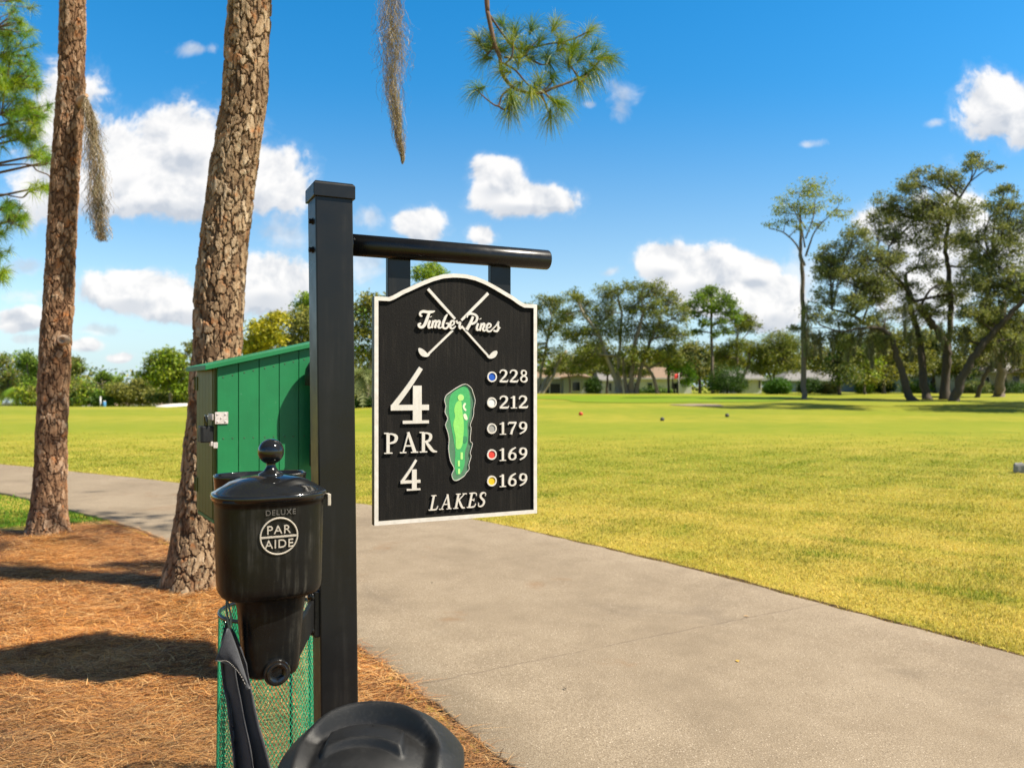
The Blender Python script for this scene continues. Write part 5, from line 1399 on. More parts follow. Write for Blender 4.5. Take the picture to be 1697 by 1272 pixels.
tree('small_tree', 'small bright yellow green tree just right of the red flag', 94, 1122, [[(1122, 654, 2), (1124, 635, 1.7), (1130, 615, 1.2)], [(1118, 654, 1.5), (1114, 630, 1.2)]],
     [(1120, 598, 16, 10), (1132, 612, 17, 12), (1145, 622, 12, 10), (1112, 612, 12, 10), (1136, 632, 12, 8)], 70, 34, .26, LIME, 'trunk_dark', seed=107)
tree('pine_tree', 'tall slender pine with a sparse yellow green umbrella crown standing alone', 66, 1334, [[(1334, 664, 5), (1334, 640, 4.4), (1335, 560, 4), (1335, 480, 3.6), (1334, 420, 3), (1335, 370, 2), (1336, 335, 1.2)], [(1334, 440, 2), (1322, 405, 1.5), (1302, 383, 1.1), (1280, 375, .8)], [(1335, 425, 1.8), (1348, 385, 1.2), (1370, 360, .9), (1384, 345, .7)], [(1334, 410, 1.5), (1328, 375, 1), (1315, 345, .8), (1300, 332, .6)], [(1335, 395, 1.3), (1350, 355, .9), (1352, 328, .6)], [(1335, 380, 1.2), (1322, 345, .8), (1330, 318, .5)]],
     [(1320, 318, 16, 6), (1345, 312, 18, 6), (1368, 318, 14, 6), (1300, 330, 14, 6), (1335, 326, 22, 7), (1380, 333, 14, 7), (1285, 346, 12, 6), (1310, 345, 14, 7), (1360, 340, 16, 8), (1392, 350, 10, 6), (1272, 372, 9, 5), (1290, 370, 12, 6), (1345, 352, 14, 6), (1375, 360, 12, 6), (1408, 352, 7, 4), (1310, 362, 16, 8), (1358, 372, 16, 8), (1335, 345, 26, 9), (1298, 352, 18, 8), (1325, 378, 14, 7), (1390, 362, 12, 6), (1340, 308, 26, 5)], 210, 20, .17, PALEG, 'trunk', seed=108, rc=.42, twigs=.9, depth=.8)
# moss skirt of the slender pine and the mossy limb crossing it
oak = tree('oak_tree', 'left leaning mossy oak at the front of the large oak group', 64, 1510, [[(1513, 664, 7), (1503, 645, 6), (1497, 620, 5.4), (1487, 590, 5), (1478, 560, 4.4), (1466, 547, 3.6), (1445, 540, 3), (1410, 520, 2.2), (1380, 512, 1.6)], [(1480, 562, 3.5), (1455, 545, 3), (1420, 545, 2), (1385, 550, 1.4), (1350, 540, 1)]],
     [(1410, 395, 34, 22), (1380, 420, 30, 22), (1440, 420, 34, 26), (1375, 455, 34, 22), (1420, 460, 36, 24), (1470, 440, 30, 24), (1365, 490, 28, 18), (1410, 500, 40, 20), (1455, 490, 30, 22), (1345, 520, 26, 16), (1385, 530, 30, 14), (1430, 535, 34, 14), (1325, 545, 16, 10), (1475, 525, 24, 18), (1400, 440, 40, 26), (1445, 470, 36, 24), (1360, 430, 20, 18), (1395, 560, 34, 16), (1450, 560, 30, 18), (1355, 560, 18, 12)], 400, 84, .17, OAKDK, 'trunk_dark', seed=109, twigs=.6, rc=.20,
     mossy=[(1338, 535, 14, 55), (1350, 545, 12, 45), (1360, 545, 10, 50), (1405, 540, 12, 60), (1415, 545, 12, 45), (1440, 535, 14, 60), (1455, 545, 10, 50), (1465, 535, 12, 55), (1335, 500, 10, 90), (1425, 535, 10, 40), (1380, 545, 10, 40), (1445, 540, 8, 70)])
tree('oak_tree', 'tallest oak of the group with forked upright trunks and a high dark crown', 66, 1550, [[(1537, 664, 7), (1535, 630, 6.4), (1532, 580, 6), (1528, 540, 5), (1520, 500, 4), (1515, 450, 3)], [(1566, 664, 8), (1566, 620, 7), (1567, 585, 6.4), (1553, 555, 5.4), (1535, 530, 4.4), (1515, 505, 3)], [(1567, 590, 5.4), (1574, 550, 5), (1576, 500, 4.4), (1572, 440, 4), (1568, 410, 3), (1580, 350, 2.2), (1610, 300, 1.6)], [(1545, 545, 3), (1500, 480, 3), (1460, 440, 2.2), (1430, 432, 1.4)]],
     [(1632, 258, 22, 13), (1612, 275, 22, 14), (1645, 278, 14, 10), (1592, 305, 22, 18), (1560, 300, 26, 18), (1530, 290, 24, 17), (1500, 310, 28, 22), (1475, 335, 28, 24), (1520, 340, 38, 28), (1570, 345, 36, 28), (1600, 350, 28, 24), (1455, 370, 28, 24), (1495, 385, 36, 28), (1545, 395, 36, 28), (1590, 400, 32, 26), (1475, 425, 28, 22), (1530, 440, 32, 22), (1600, 445, 26, 22), (1505, 480, 28, 20), (1560, 470, 22, 18), (1480, 470, 30, 22), (1500, 520, 34, 22), (1550, 510, 30, 22), (1590, 485, 30, 24), (1535, 365, 40, 24), (1495, 345, 30, 22), (1525, 560, 26, 18)], 520, 84, .17, OAKDK, 'trunk_dark', seed=110, twigs=.7, rc=.20)
tree('oak_tree', 'right leaning oak with a heavy dark trunk in the oak group', 62, 1585, [[(1580, 665, 8), (1588, 635, 7), (1600, 605, 6.4), (1617, 575, 6), (1640, 545, 5), (1665, 515, 4), (1690, 490, 3)], [(1620, 572, 3), (1650, 565, 2.4), (1685, 562, 1.6)], [(1640, 545, 3.4), (1640, 490, 3), (1650, 430, 2.2)]],
     [(1640, 350, 26, 20), (1670, 360, 26, 22), (1690, 335, 18, 20), (1650, 390, 34, 26), (1690, 400, 30, 30), (1625, 425, 30, 24), (1665, 440, 36, 28), (1610, 470, 30, 24), (1650, 490, 36, 28), (1690, 480, 34, 30), (1620, 520, 30, 22), (1660, 535, 34, 24), (1700, 530, 30, 26), (1598, 555, 22, 18), (1640, 570, 26, 14), (1690, 570, 28, 16), (1720, 440, 30, 40), (1600, 520, 28, 20), (1635, 460, 36, 26), (1680, 470, 36, 26), (1610, 400, 26, 22), (1660, 320, 22, 16), (1695, 365, 26, 24)], 470, 84, .17, OAKDK, 'trunk_dark', seed=111, twigs=.6, rc=.20, mossy=[(1655, 560, 10, 40), (1680, 560, 12, 45), (1628, 560, 8, 30), (1500, 500, 8, 60), (1600, 540, 10, 50), (1645, 555, 12, 60), (1665, 570, 10, 40), (1690, 570, 10, 40), (1510, 540, 10, 60), (1560, 530, 8, 50)])
tree('tree', 'stout straight trunk at the right edge beside the cream house', 72, 1655, [[(1655, 664, 8.5), (1654, 640, 7.4), (1653, 600, 7), (1652, 560, 6), (1650, 500, 5)]], [(1640, 545, 24, 16), (1668, 548, 24, 16), (1655, 520, 28, 20), (1690, 590, 14, 10)], 120, 34, .28, OLIVE, 'trunk', seed=112)
tree('tree', 'thin dark leaning tree between the heavy oak and the stout trunk', 70, 1617, [[(1618, 667, 4), (1621, 640, 3.4), (1629, 615, 3), (1645, 590, 2.4), (1665, 572, 1.8)]], [(1640, 560, 20, 14), (1668, 562, 20, 14), (1625, 575, 12, 10)], 70, 32, .26, OAKDK, 'trunk_dark', seed=113)
tree('tree', 'leafy dark green tree standing in the shade behind the mossy limb', 80, 1392, [[(1391, 662, 3), (1391, 630, 2.6), (1392, 600, 2)]], [(1392, 575, 24, 18), (1378, 600, 24, 20), (1410, 598, 22, 20), (1392, 622, 26, 16), (1430, 585, 18, 18)], 170, 36, .28, DEEP + OAKDK, 'trunk_dark', seed=114, shell=.55)
tree('tree', 'yellowish feathery tree right of the shaded dark green tree', 84, 1434, [[(1433, 660, 2), (1434, 625, 1.8), (1436, 590, 1.4)]], [(1436, 575, 20, 18), (1425, 600, 16, 16), (1448, 600, 18, 16), (1436, 625, 18, 12)], 110, 34, .26, BRIGHT + OLIVE, 'trunk', seed=115)
tree('tree', 'olive tree seen through the gap between the leaning oak and upright oak', 90, 1500, [[(1500, 655, 2.4), (1500, 620, 2), (1502, 590, 1.6)]], [(1500, 560, 34, 22), (1478, 590, 24, 18), (1525, 590, 26, 18), (1505, 610, 30, 14), (1460, 560, 26, 20)], 180, 36, .30, OLIVE, 'trunk', seed=116)
tree('tree', 'olive tree filling the gap under the right leaning oak', 92, 1600, [[(1600, 655, 2.4), (1600, 620, 2)]], [(1590, 560, 30, 24), (1620, 590, 26, 18), (1575, 595, 22, 18), (1640, 600, 22, 14), (1680, 595, 24, 16), (1700, 560, 30, 24)], 180, 36, .30, OLIVE, 'trunk', seed=117)

tree('tree', 'dense olive tree behind the hanging moss of the leaning oak', 88, 1465, [[(1465, 656, 3), (1466, 620, 2.4)]], [(1465, 580, 30, 26), (1440, 600, 24, 20), (1490, 605, 24, 18), (1465, 622, 34, 14), (1415, 610, 20, 14), (1360, 600, 22, 20), (1345, 580, 18, 20)], 240, 40, .30, OLIVE, 'trunk', seed=118, shell=.6)
tree('tree', 'dense dark tree between the two forked trunks of the tallest oak', 94, 1548, [[(1549, 655, 3), (1549, 620, 2.4)]], [(1548, 585, 26, 22), (1530, 610, 24, 14), (1566, 610, 24, 14), (1548, 560, 24, 18), (1590, 615, 22, 12)], 220, 40, .30, OAKDK + DEEP, 'trunk_dark', seed=119, shell=.6)
tree('tree', 'leafy olive tree rising behind the stout trunk at the right edge', 96, 1665, [[(1668, 656, 3), (1668, 620, 2.4)]], [(1660, 575, 30, 22), (1690, 580, 28, 22), (1640, 585, 24, 16), (1680, 545, 28, 22), (1620, 560, 24, 18), (1710, 610, 20, 16)], 240, 40, .30, OLIVE, 'trunk', seed=120, shell=.6)
tree('tree', 'mid green tree filling the gap behind the tan roofed house and pale oak', 118, 985, [[(985, 656, 2.4), (985, 620, 2)]], [(975, 600, 26, 16), (1005, 606, 26, 14), (940, 600, 22, 14), (1040, 605, 26, 12), (1075, 610, 24, 12), (1110, 612, 22, 12), (990, 580, 26, 16)], 220, 40, .38, OLIVE, 'trunk', seed=121, shell=.6)
tree('tree', 'dark tree behind the flat topped pine and the small bright tree', 116, 1160, [[(1160, 656, 2.4), (1160, 620, 2)]], [(1150, 585, 24, 18), (1180, 590, 26, 18), (1135, 600, 20, 12), (1205, 600, 24, 16), (1160, 610, 34, 12)], 200, 40, .36, OLIVE + DEEP, 'trunk_dark', seed=122, shell=.6)

tree('tree', 'thin dark trunked tree in front of the middle of the long white house', 94, 1108, [[(1108, 655, 2.2), (1108, 620, 1.9), (1106, 580, 1.5)]], [(1100, 595, 18, 12), (1118, 600, 14, 10), (1106, 580, 18, 12)], 70, 50, .24, MIDOAK, 'trunk_dark', seed=123, rc=.22)
tree('tree', 'slim tree with low foliage in front of the left end of the long white house', 96, 1006, [[(1006, 656, 2), (1007, 625, 1.7), (1010, 590, 1.3)]], [(1002, 612, 16, 9), (1020, 616, 16, 9), (1040, 618, 18, 8), (1068, 618, 16, 7)], 80, 50, .24, MIDOAK + DEEP, 'trunk_dark', seed=124, rc=.22)
tree('tree', 'low spreading tree before the roof of the tan house with the porch', 98, 945, [[(945, 656, 1.8), (944, 630, 1.5), (940, 610, 1.2)]], [(938, 612, 18, 8), (958, 612, 16, 8), (915, 614, 14, 7)], 60, 50, .24, MIDOAK, 'trunk', seed=125, rc=.22)

# bushes
def bush(label, px, py, rx, ry, Y, pal, seed, name='bush', cl=90, per=60, size=.17):
    rng = np.random.default_rng(seed); k = Y / F
    c = P(px, py, Y); gz = float(terrain(c[0], Y)); c[2] = gz + ry * k * .82
    t = empty(name, (c[0], Y, gz), label, 'bush', 'shrubs beside the houses')
    obj('stem', MB().tube([(c[0], Y, gz - .1), tuple(c)], [.12, .05], 7), M['trunk_dark'], t)
    B = [(c, (rx * k * .9, rx * k * .8, ry * k * .9)), (c - (rx * k * .45, 0, ry * k * .25), (rx * k * .5, rx * k * .5, ry * k * .6)), (c + (rx * k * .45, 0, -ry * k * .25), (rx * k * .5, rx * k * .5, ry * k * .6))]
    V, q, cc, _ = foliage(B, cl, per, size, pal, rng, .6, .2)
    V[:, 2] = np.maximum(V[:, 2], gz + .02)
    obj('foliage', MB().add(V, q, col=cc), M['leaf'], t)
bush('large dark green bush below the flat topped pine', 1205, 630, 34, 27, 90, DEEP + [(.06, .13, .012)], 201, cl=150)
bush('rounded clipped green hedge ball beside the white gable', 1288, 641, 24, 16, 84, [(.05, .13, .010), (.075, .18, .012), (.035, .085, .01)], 202, cl=110)
bush('dark rounded hedge behind the base of the slender pine', 1342, 636, 22, 16, 86, DEEP, 203)
bush('low brown and green bush in shade right of the slender pine', 1374, 646, 16, 10, 86, OLIVE + [(.18, .08, .03)], 204)
bush('low deep green shrub right of the leaning oak trunk', 1520, 645, 26, 12, 92, DEEP + BRIGHT[:2], 205)
bush('row of dark shrubs in front of the cream house', 1670, 645, 44, 10, 92, DEEP, 206)
bush('dark shrub between the tan house and the pale oak', 983, 640, 14, 18, 96, DEEP, 207)
bush('small palm like green shrub under the yellow feathery tree', 1432, 640, 14, 14, 88, BRIGHT, 208)

# ---- left of the sign post
GL = None
tree('tree', 'yellow leaved tree beside the leaning trunk above the cabinet roof', 62, 425, [[(425, 690, 4), (426, 640, 3.4), (430, 600, 3), (440, 560, 2)]], [(418, 566, 20, 12), (440, 543, 24, 13), (462, 530, 20, 10), (410, 585, 12, 8), (450, 560, 24, 14), (430, 580, 22, 14), (405, 575, 10, 8)], 170, 36, .26, YELLOW, 'trunk', seed=301)
tree('tree', 'olive green tree behind the cabinet roof and sign post', 66, 500, [[(495, 690, 6), (496, 640, 5), (498, 590, 4), (505, 540, 3)]], [(482, 540, 26, 18), (500, 522, 24, 16), (520, 535, 30, 20), (470, 565, 26, 18), (500, 565, 34, 22), (545, 560, 34, 24), (480, 595, 28, 20), (520, 600, 34, 24), (560, 600, 30, 24)], 280, 36, .26, OLIVE + [(.13, .17, .02)], 'trunk', seed=302)
tree('pine_tree', 'bright pine top rising just left of the sign post cap', 72, 515, [[(515, 685, 3), (515, 600, 2.6), (514, 510, 1.8)]], [(508, 492, 16, 8), (525, 500, 14, 8), (500, 505, 14, 7), (518, 512, 18, 8)], 70, 34, .26, BRIGHT, 'trunk', seed=303)
tree('tree', 'light olive tree seen between the sign post and sign board', 58, 612, [[(613, 690, 6), (614, 640, 5), (616, 590, 4), (622, 540, 3)]], [(600, 515, 24, 20), (625, 505, 28, 20), (598, 550, 28, 22), (630, 545, 32, 26), (605, 585, 28, 20), (640, 585, 34, 24), (670, 550, 34, 30)], 230, 36, .26, OLIVE + BRIGHT[:2], 'trunk_pale', seed=304)
tree('pine_tree', 'bright green pine top peeking over the arch of the sign', 68, 716, [[(716, 680, 4), (715, 600, 3.4), (713, 480, 2.4), (712, 448, 1.4)]], [(712, 442, 18, 7), (698, 452, 14, 7), (728, 452, 14, 7), (690, 462, 8, 6), (716, 462, 20, 8), (738, 466, 12, 7), (700, 480, 22, 9), (730, 486, 22, 9)], 130, 34, .22, BRIGHT, 'trunk', seed=305)
tree('oak_tree', 'olive oak hidden for the most part behind the sign board', 80, 800, [[(800, 665, 6), (800, 620, 5), (806, 570, 4), (815, 530, 3)]], [(780, 520, 34, 26), (820, 515, 34, 26), (850, 545, 30, 26), (770, 560, 36, 26), (815, 570, 38, 28), (750, 590, 34, 22)], 240, 34, .30, OLIVE, 'trunk', seed=306)
def palm(name, label, Y, px, py, n, L, seed, ground=None, pal=BRIGHT):
    rng = np.random.default_rng(seed); c = P(px, py, Y); gz = float(terrain(c[0], Y)) if ground is None else ground
    t = empty(name, (c[0], Y, gz), label, 'palm', 'palms by the fairway')
    obj('trunk', MB().tube([(c[0], Y, gz - .1), (c[0] + .1, Y, (gz + c[2]) / 2), tuple(c)], [.22, .17, .15], 9), M['trunk'], t)
    mb = MB()
    for k in range(n):
        a = rng.uniform(0, 2 * PI); up = rng.uniform(-.5, 1.0); ln = L * rng.uniform(.8, 1.1); s = np.linspace(0, 1, 9)
        d = np.array([math.cos(a), math.sin(a), 0])
        sp = c + np.outer(s, d) * ln * (.85) + np.outer(up * s - 1.1 * s * s, UP) * ln * .8
        side = np.cross(d, UP); col = np.array(pal[rng.integers(len(pal))]) * rng.uniform(.8, 1.2)
        mb.tube(sp, np.linspace(.025, .008, 9), 4, col=col)
        for i in range(1, 9):
            for sg in (-1, 1):
                for j in range(2):
                    p = sp[i] - (sp[i] - sp[i - 1]) * j * .5; w = ln * .28 * math.sin(PI * (s[i] * .85 + .12))
                    q_ = p + side * sg * w + d * w * .5 - UP * w * .45
                    e = (sp[i] - sp[i - 1]) * .22
                    mb.add([p - e, p + e, q_ + e * .2, q_ - e * .2], np.array([[0, 1, 2, 3]]), col=col)
    obj('fronds', mb, M['leaf'], t)
palm('palm_tree', 'pale fronded palm between the sign post and sign board', 52, 606, 618, 26, 1.9, 311, pal=[(.19, .21, .08), (.26, .26, .11), (.12, .15, .04)])
palm('palm_tree', 'bright green palm beside the white building at the far left', 100, 27, 645, 26, 2.8, 312)
bush('dark shrub at the foot of the pale palm by the sign post', 604, 662, 18, 10, 52, DEEP, 313)

for lab, Y, bpx, tr, bl, n, pal, sd, nm in (
 ('round topped dark tree at the left frame edge', 108, 12, [[(12, 682, 2.4), (13, 640, 2), (14, 610, 1.5)]], [(10, 600, 22, 14), (-12, 612, 24, 18), (22, 622, 22, 14), (4, 640, 26, 16)], 130, OLIVE + BRIGHT[:2], 321, 'tree'),
 ('tall light green pine left of the slim pine trunk', 105, 48, [[(48, 682, 2.2), (48, 630, 2), (47, 600, 1.4)]], [(45, 592, 18, 9), (58, 602, 14, 9), (34, 606, 14, 9), (48, 615, 20, 10), (50, 632, 18, 9)], 110, PINEF + BRIGHT[:2], 322, 'pine_tree'),
 ('leafy mid green tree just left of the slim pine trunk', 98, 62, [[(62, 682, 2.2), (62, 655, 1.8)]], [(58, 650, 22, 16), (80, 640, 20, 18), (40, 660, 18, 12), (75, 662, 20, 10)], 120, BRIGHT + OLIVE, 323, 'tree'),
 ('dark umbrella topped pine just right of the slim pine trunk', 104, 127, [[(124, 684, 2), (124, 640, 1.7), (126, 612, 1.2)]], [(122, 600, 14, 8), (134, 608, 14, 8), (116, 610, 14, 8), (140, 614, 8, 5), (124, 616, 16, 6)], 90, PINEF + OLIVE, 324, 'pine_tree'),
 ('dense green tree right of the slim pine trunk', 100, 125, [[(125, 684, 2.4), (125, 655, 2)]], [(120, 635, 22, 13), (138, 645, 18, 14), (112, 655, 22, 14), (140, 660, 18, 10), (128, 668, 22, 8)], 150, BRIGHT + OLIVE + DEEP, 325, 'tree'),
 ('small flat topped pine standing above the far tree line', 108, 172, [[(173, 684, 1.4), (173, 650, 1.2), (172, 628, .9)]], [(165, 630, 12, 5), (180, 628, 12, 5), (172, 622, 12, 5), (158, 638, 7, 4), (174, 638, 12, 4)], 70, PINEF, 326, 'pine_tree'),
 ('low dark green tree under the small flat topped pine', 100, 172, [[(172, 684, 2), (172, 665, 1.6)]], [(165, 655, 18, 10), (182, 656, 16, 11), (172, 666, 24, 8), (155, 664, 12, 8)], 110, DEEP + BRIGHT[:2], 327, 'tree'),
 ('round olive oak between the small pine and the tall bright tree', 100, 212, [[(212, 684, 2.4), (212, 660, 2)]], [(205, 645, 20, 12), (225, 640, 20, 11), (215, 655, 28, 13), (240, 650, 16, 12), (195, 660, 16, 10), (230, 664, 20, 8)], 190, OLIVE, 328, 'oak_tree'),
 ('tall bright green tree left of the large leaning pine', 92, 283, [[(284, 684, 3), (283, 650, 2.4), (282, 620, 2)]], [(282, 590, 22, 12), (265, 602, 18, 12), (300, 604, 18, 12), (280, 615, 30, 14), (255, 622, 16, 11), (305, 622, 18, 14), (270, 636, 22, 12), (300, 645, 22, 12)], 250, BRIGHT + OLIVE[:2], 329, 'tree'),
 ('dark evergreen at the foot of the tall bright green tree', 95, 292, [[(292, 684, 2), (292, 660, 1.6)]], [(290, 655, 20, 12), (310, 650, 16, 16), (275, 660, 18, 10), (300, 668, 20, 7), (256, 655, 14, 10)], 150, DEEP + OLIVE, 330, 'tree'),
 ('thin tree top just left of the large leaning pine trunk', 100, 318, [[(318, 684, 2), (317, 620, 1.6), (316, 575, 1)]], [(314, 570, 9, 6), (324, 580, 12, 8), (312, 588, 8, 6), (335, 600, 18, 14), (345, 640, 24, 22)], 90, OLIVE, 331, 'tree'),
 ('olive tree behind the cabinet left of the yellow leaved tree', 85, 380, [[(380, 684, 3), (380, 640, 2.4)]], [(375, 600, 26, 18), (395, 615, 24, 18), (370, 640, 30, 20)], 130, OLIVE, 332, 'tree')):
    tree(nm, lab, Y, bpx, tr, bl, n, 34, .34, pal, 'trunk', seed=sd, rc=.28)

# far woods that read as one mass, closing the horizon behind the houses
rng = np.random.default_rng(400); B = []
for px in range(-500, 2300, 22):
    Y = rng.uniform(128, 150); k = Y / F; c = P(px, 0, Y); gz = float(terrain(c[0], Y)); h = rng.uniform(4.5, 8.5)
    c[2] = gz + h * .55; B.append((c, (2.6, 2.4, h * .55)))
V, q, cc, _ = foliage(B, 4600, 16, .75, OLIVE + BRIGHT[:2] + DEEP, rng, .5, .3)
struct('far_woods', MB().add(V, q, col=cc), M['leaf'], 'stuff')

# oaks outside the frame on the right, casting the long shade over the fairway
for i, (x, y, r_, h, lab) in enumerate(((34.0, 45.5, 4.4, 11.0, 'oak beyond the right edge of the view casting shade on the lawn'), (44, 55, 5.5, 12.0, 'second oak beyond the right edge shading the straw under the oak group'), (37.5, 51, 4.0, 11.0, 'third oak beyond the right edge of the view, between two others'))):
    rng = np.random.default_rng(420 + i); gz = float(terrain(x, y)); t = empty('oak_tree', (x, y, gz), lab, 'tree', 'trees round the fairway')
    mb = MB().tube([(x, y, gz - .2), (x + .2, y, gz + h * .3), (x, y + .2, gz + h * .7)], [.35, .28, .16], 9); obj('trunk', mb, M['trunk_dark'], t)
    Bq = [(np.array([x, y, gz + h * .72]) + rng.normal(0, 1, 3) * (r_ * .4, r_ * .4, h * .1), (r_ * .5, r_ * .5, h * .16)) for _ in range(8)]
    V, q, cc, _ = foliage(Bq, 200, 40, .3, OAKDK, rng); obj('crown', MB().add(V, q, col=cc), M['leaf'], t)

for i, (x, y, h, lab) in enumerate(((36.0, 47.5, 23.0, 'tall pine beyond the right edge whose crown shades a strip of the green'), (38.5, 49.0, 27.0, 'taller pine beyond the right edge shading the fairway in front of the green'))):
    rng = np.random.default_rng(440 + i); gz = float(terrain(x, y)); t = empty('pine_tree', (x, y, gz), lab, 'tree', 'trees round the fairway')
    obj('trunk', MB().tube([(x, y, gz - .2), (x + .1, y, gz + h * .5), (x, y, gz + h)], [.30, .24, .10], 9), M['trunk'], t)
    Bq = [(np.array([x, y, gz + h]) + rng.normal(0, 1, 3) * (2.2, 2.2, .9), (1.5, 1.5, .6)) for _ in range(10)]
    V, q, cc, _ = foliage(Bq, 160, 30, .3, PINEF, rng); obj('crown', MB().add(V, q, col=cc), M['leaf'], t)

# ================================================================== houses
M['white_wall'] = mat_plain('white_stucco', (.62, .61, .59), .8, .06, 3, .2)
M['grey_wall'] = mat_plain('grey_green_stucco', (.27, .29, .27), .8, .06, 3, .2)
M['cream_wall'] = mat_plain('cream_stucco', (.36, .34, .25), .8, .06, 3, .2)
M['blue_wall'] = mat_plain('pale_blue_siding', (.20, .26, .32), .8, .06, 3, .2)
M['tan_roof'] = mat_plain('tan_shingles', (.24, .165, .11), .9, .2, 5, .5, stretch=(1, 1, 4))
M['grey_roof'] = mat_plain('grey_shingles', (.20, .19, .18), .9, .2, 5, .5, stretch=(1, 1, 4))
M['glass'] = mat_plain('dark_window_glass', (.012, .016, .02), .12, .2, 2, .02, rvar=.04)
M['fascia'] = mat_plain('white_fascia', (.50, .49, .47), .6, .05, 8, .1)
M['void'] = mat_plain('dark_screen', (.018, .02, .024), .6, .2, 20, .1)
def house(label, Y, px0, px1, eave_py, ridge_py, wall, roof, openings, gable=None, hip=True, depth=9., group='houses along the fairway', ov_=.45, posts=()):
    """openings: (kind, px0, px1, py_top, py_bot) on the camera side"""
    k = Y / F; x0, x1 = (px0 - CX) * k, (px1 - CX) * k; ze = CAMZ - (eave_py - HY) * k; zr = CAMZ - (ridge_py - HY) * k
    gz = float(terrain((x0 + x1) / 2, Y)); gz = min(gz, ze - 2.4)
    h = empty('house', ((x0 + x1) / 2, Y, gz), label, 'house', group)
    X_ = np.array
    mb = MB().box(((x0 + x1) / 2, Y + depth / 2, (gz - .3 + ze) / 2), (x1 - x0, depth, ze - gz + .3)); wl = obj('wall', mb, M[wall], h)
    a, b, c, d = x0 - ov_, x1 + ov_, Y - ov_, Y + depth + ov_
    run = min((zr - ze) * 1.9, (b - a) * .45) if hip else 0
    ym = (c + d) / 2; z0 = ze + .02; rm = MB()
    V = [(a, c, z0), (b, c, z0), (b, d, z0), (a, d, z0), (a + run, ym, zr), (b - run, ym, zr)]
    rm.add(V, [[0, 1, 5, 4], [1, 2, 5], [2, 3, 4, 5], [3, 0, 4], [0, 3, 2, 1]])
    ro = obj('roof', rm, M[roof], h)
    obj('fascia', MB().box(((a + b) / 2, c - .03, z0 - .02), (b - a, .05, .2)), M['fascia'], h)
    for i, (kind, p0, p1, t_, b_) in enumerate(openings):
        u0, u1 = (p0 - CX) * k, (p1 - CX) * k; zt_, zb_ = CAMZ - (t_ - HY) * k, max(CAMZ - (b_ - HY) * k, gz + .05)
        fr = obj({'w': 'window', 'd': 'door', 'p': 'porch_screen'}[kind], MB().box(((u0 + u1) / 2, Y - .02, (zt_ + zb_) / 2), (u1 - u0, .12, zt_ - zb_)), M['fascia' if kind != 'p' else 'void'], h)
        n = max(1, int(round((u1 - u0) / 1.3)))
        if kind == 'p':
            for j in range(n + 1): obj('screen_post', MB().box((u0 + (u1 - u0) * j / n, Y - .11, (zt_ + zb_) / 2), (.10, .07, zt_ - zb_)), M['fascia'], fr)
        else:
            pm = MB()
            for j in range(n):
                w_ = (u1 - u0 - .12) / n; pm.box((u0 + .06 + (j + .5) * w_, Y - .085, (zt_ + zb_) / 2), (w_ - .07, .03, zt_ - zb_ - .14))
            obj('pane', pm, M['glass'], fr)
    if gable:
        p0, p1, pyr = gable; u0, u1 = (p0 - CX) * k, (p1 - CX) * k; zg = CAMZ - (pyr - HY) * k; um = (u0 + u1) / 2; y0, y1 = Y - 1.2, Y + depth * .45
        gm = MB().box((um, (y0 + Y - .09) / 2, (gz - .3 + ze - .02) / 2), (u1 - u0, Y - .09 - y0, ze - .02 - gz + .3)); gm.prism([(u0, y0 + .01, ze - .019), (u1, y0 + .01, ze - .019), (um, y0 + .01, zg - .03)], (0, .2, 0)); gw = obj('gable_wall', gm, M[wall], h)
        g2 = MB(); o = .35; s = (zg - ze) / (um - u0)
        V = [(u0 - o, y0 - o, ze - s * o), (um, y0 - o, zg), (u1 + o, y0 - o, ze - s * o), (u0 - o, y1, ze - s * o), (um, y1, zg), (u1 + o, y1, ze - s * o)]
        V2 = [(x_, y_, z_ + .16) for x_, y_, z_ in V]
        g2.add(V + V2, np.array([[0, 3, 4, 1], [1, 4, 5, 2], [6, 7, 10, 9], [7, 8, 11, 10], [0, 1, 7, 6], [1, 2, 8, 7], [3, 9, 10, 4], [4, 10, 11, 5], [0, 6, 9, 3], [2, 5, 11, 8]])); obj('gable_roof', g2, M[roof], h)
        ww = (u1 - u0) * .36; wb_, wt_ = ze - 1.75, ze - .45
        f2 = obj('window', MB().box((um, y0 - .02, (wt_ + wb_) / 2), (ww, .1, wt_ - wb_)), M['fascia'], h); obj('pane', MB().box((um, y0 - .075, (wt_ + wb_) / 2), (ww - .16, .03, wt_ - wb_ - .16)), M['glass'], f2)
    return h
bush('low green shrubs along the wall of the long white house', 1085, 648, 34, 7, 98, DEEP + BRIGHT[:2], 209)
bush('dark shrub in front of the pale blue house beside the upright trunks', 1460, 642, 26, 13, 96, DEEP, 210)
bush('dark shrub in the gap right of the heavy leaning trunk', 1622, 642, 22, 13, 90, DEEP + OAKDK, 211)
house('grey house with a tan roof and dark screened porch right beside the sign board', 103, 872, 978, 626, 608, 'grey_wall', 'tan_roof', [('p', 893, 929, 636, 654)], gable=(933, 974, 623))
house('long white house with a tan roof behind the red flag', 106, 1034, 1146, 627, 607, 'white_wall', 'tan_roof', [('d', 1050, 1060, 634, 654), ('w', 1072, 1082, 634, 645), ('w', 1112, 1124, 634, 645), ('w', 1036, 1046, 636, 650)])
house('narrow white gabled house between the pale leaning oak and the broad oak', 108, 998, 1024, 630, 612, 'white_wall', 'grey_roof', [('w', 1008, 1014, 634, 648)], hip=False)
house('small white gabled house between the leaning oak and the hedge ball', 104, 1222, 1262, 628, 612, 'white_wall', 'grey_roof', [('w', 1231, 1240, 628, 642), ('w', 1256, 1261, 630, 644)], hip=False)
house('blue grey house half hidden behind the hedges and slender pine', 112, 1300, 1420, 630, 612, 'blue_wall', 'grey_roof', [('w', 1320, 1332, 636, 648), ('w', 1370, 1384, 636, 648)])
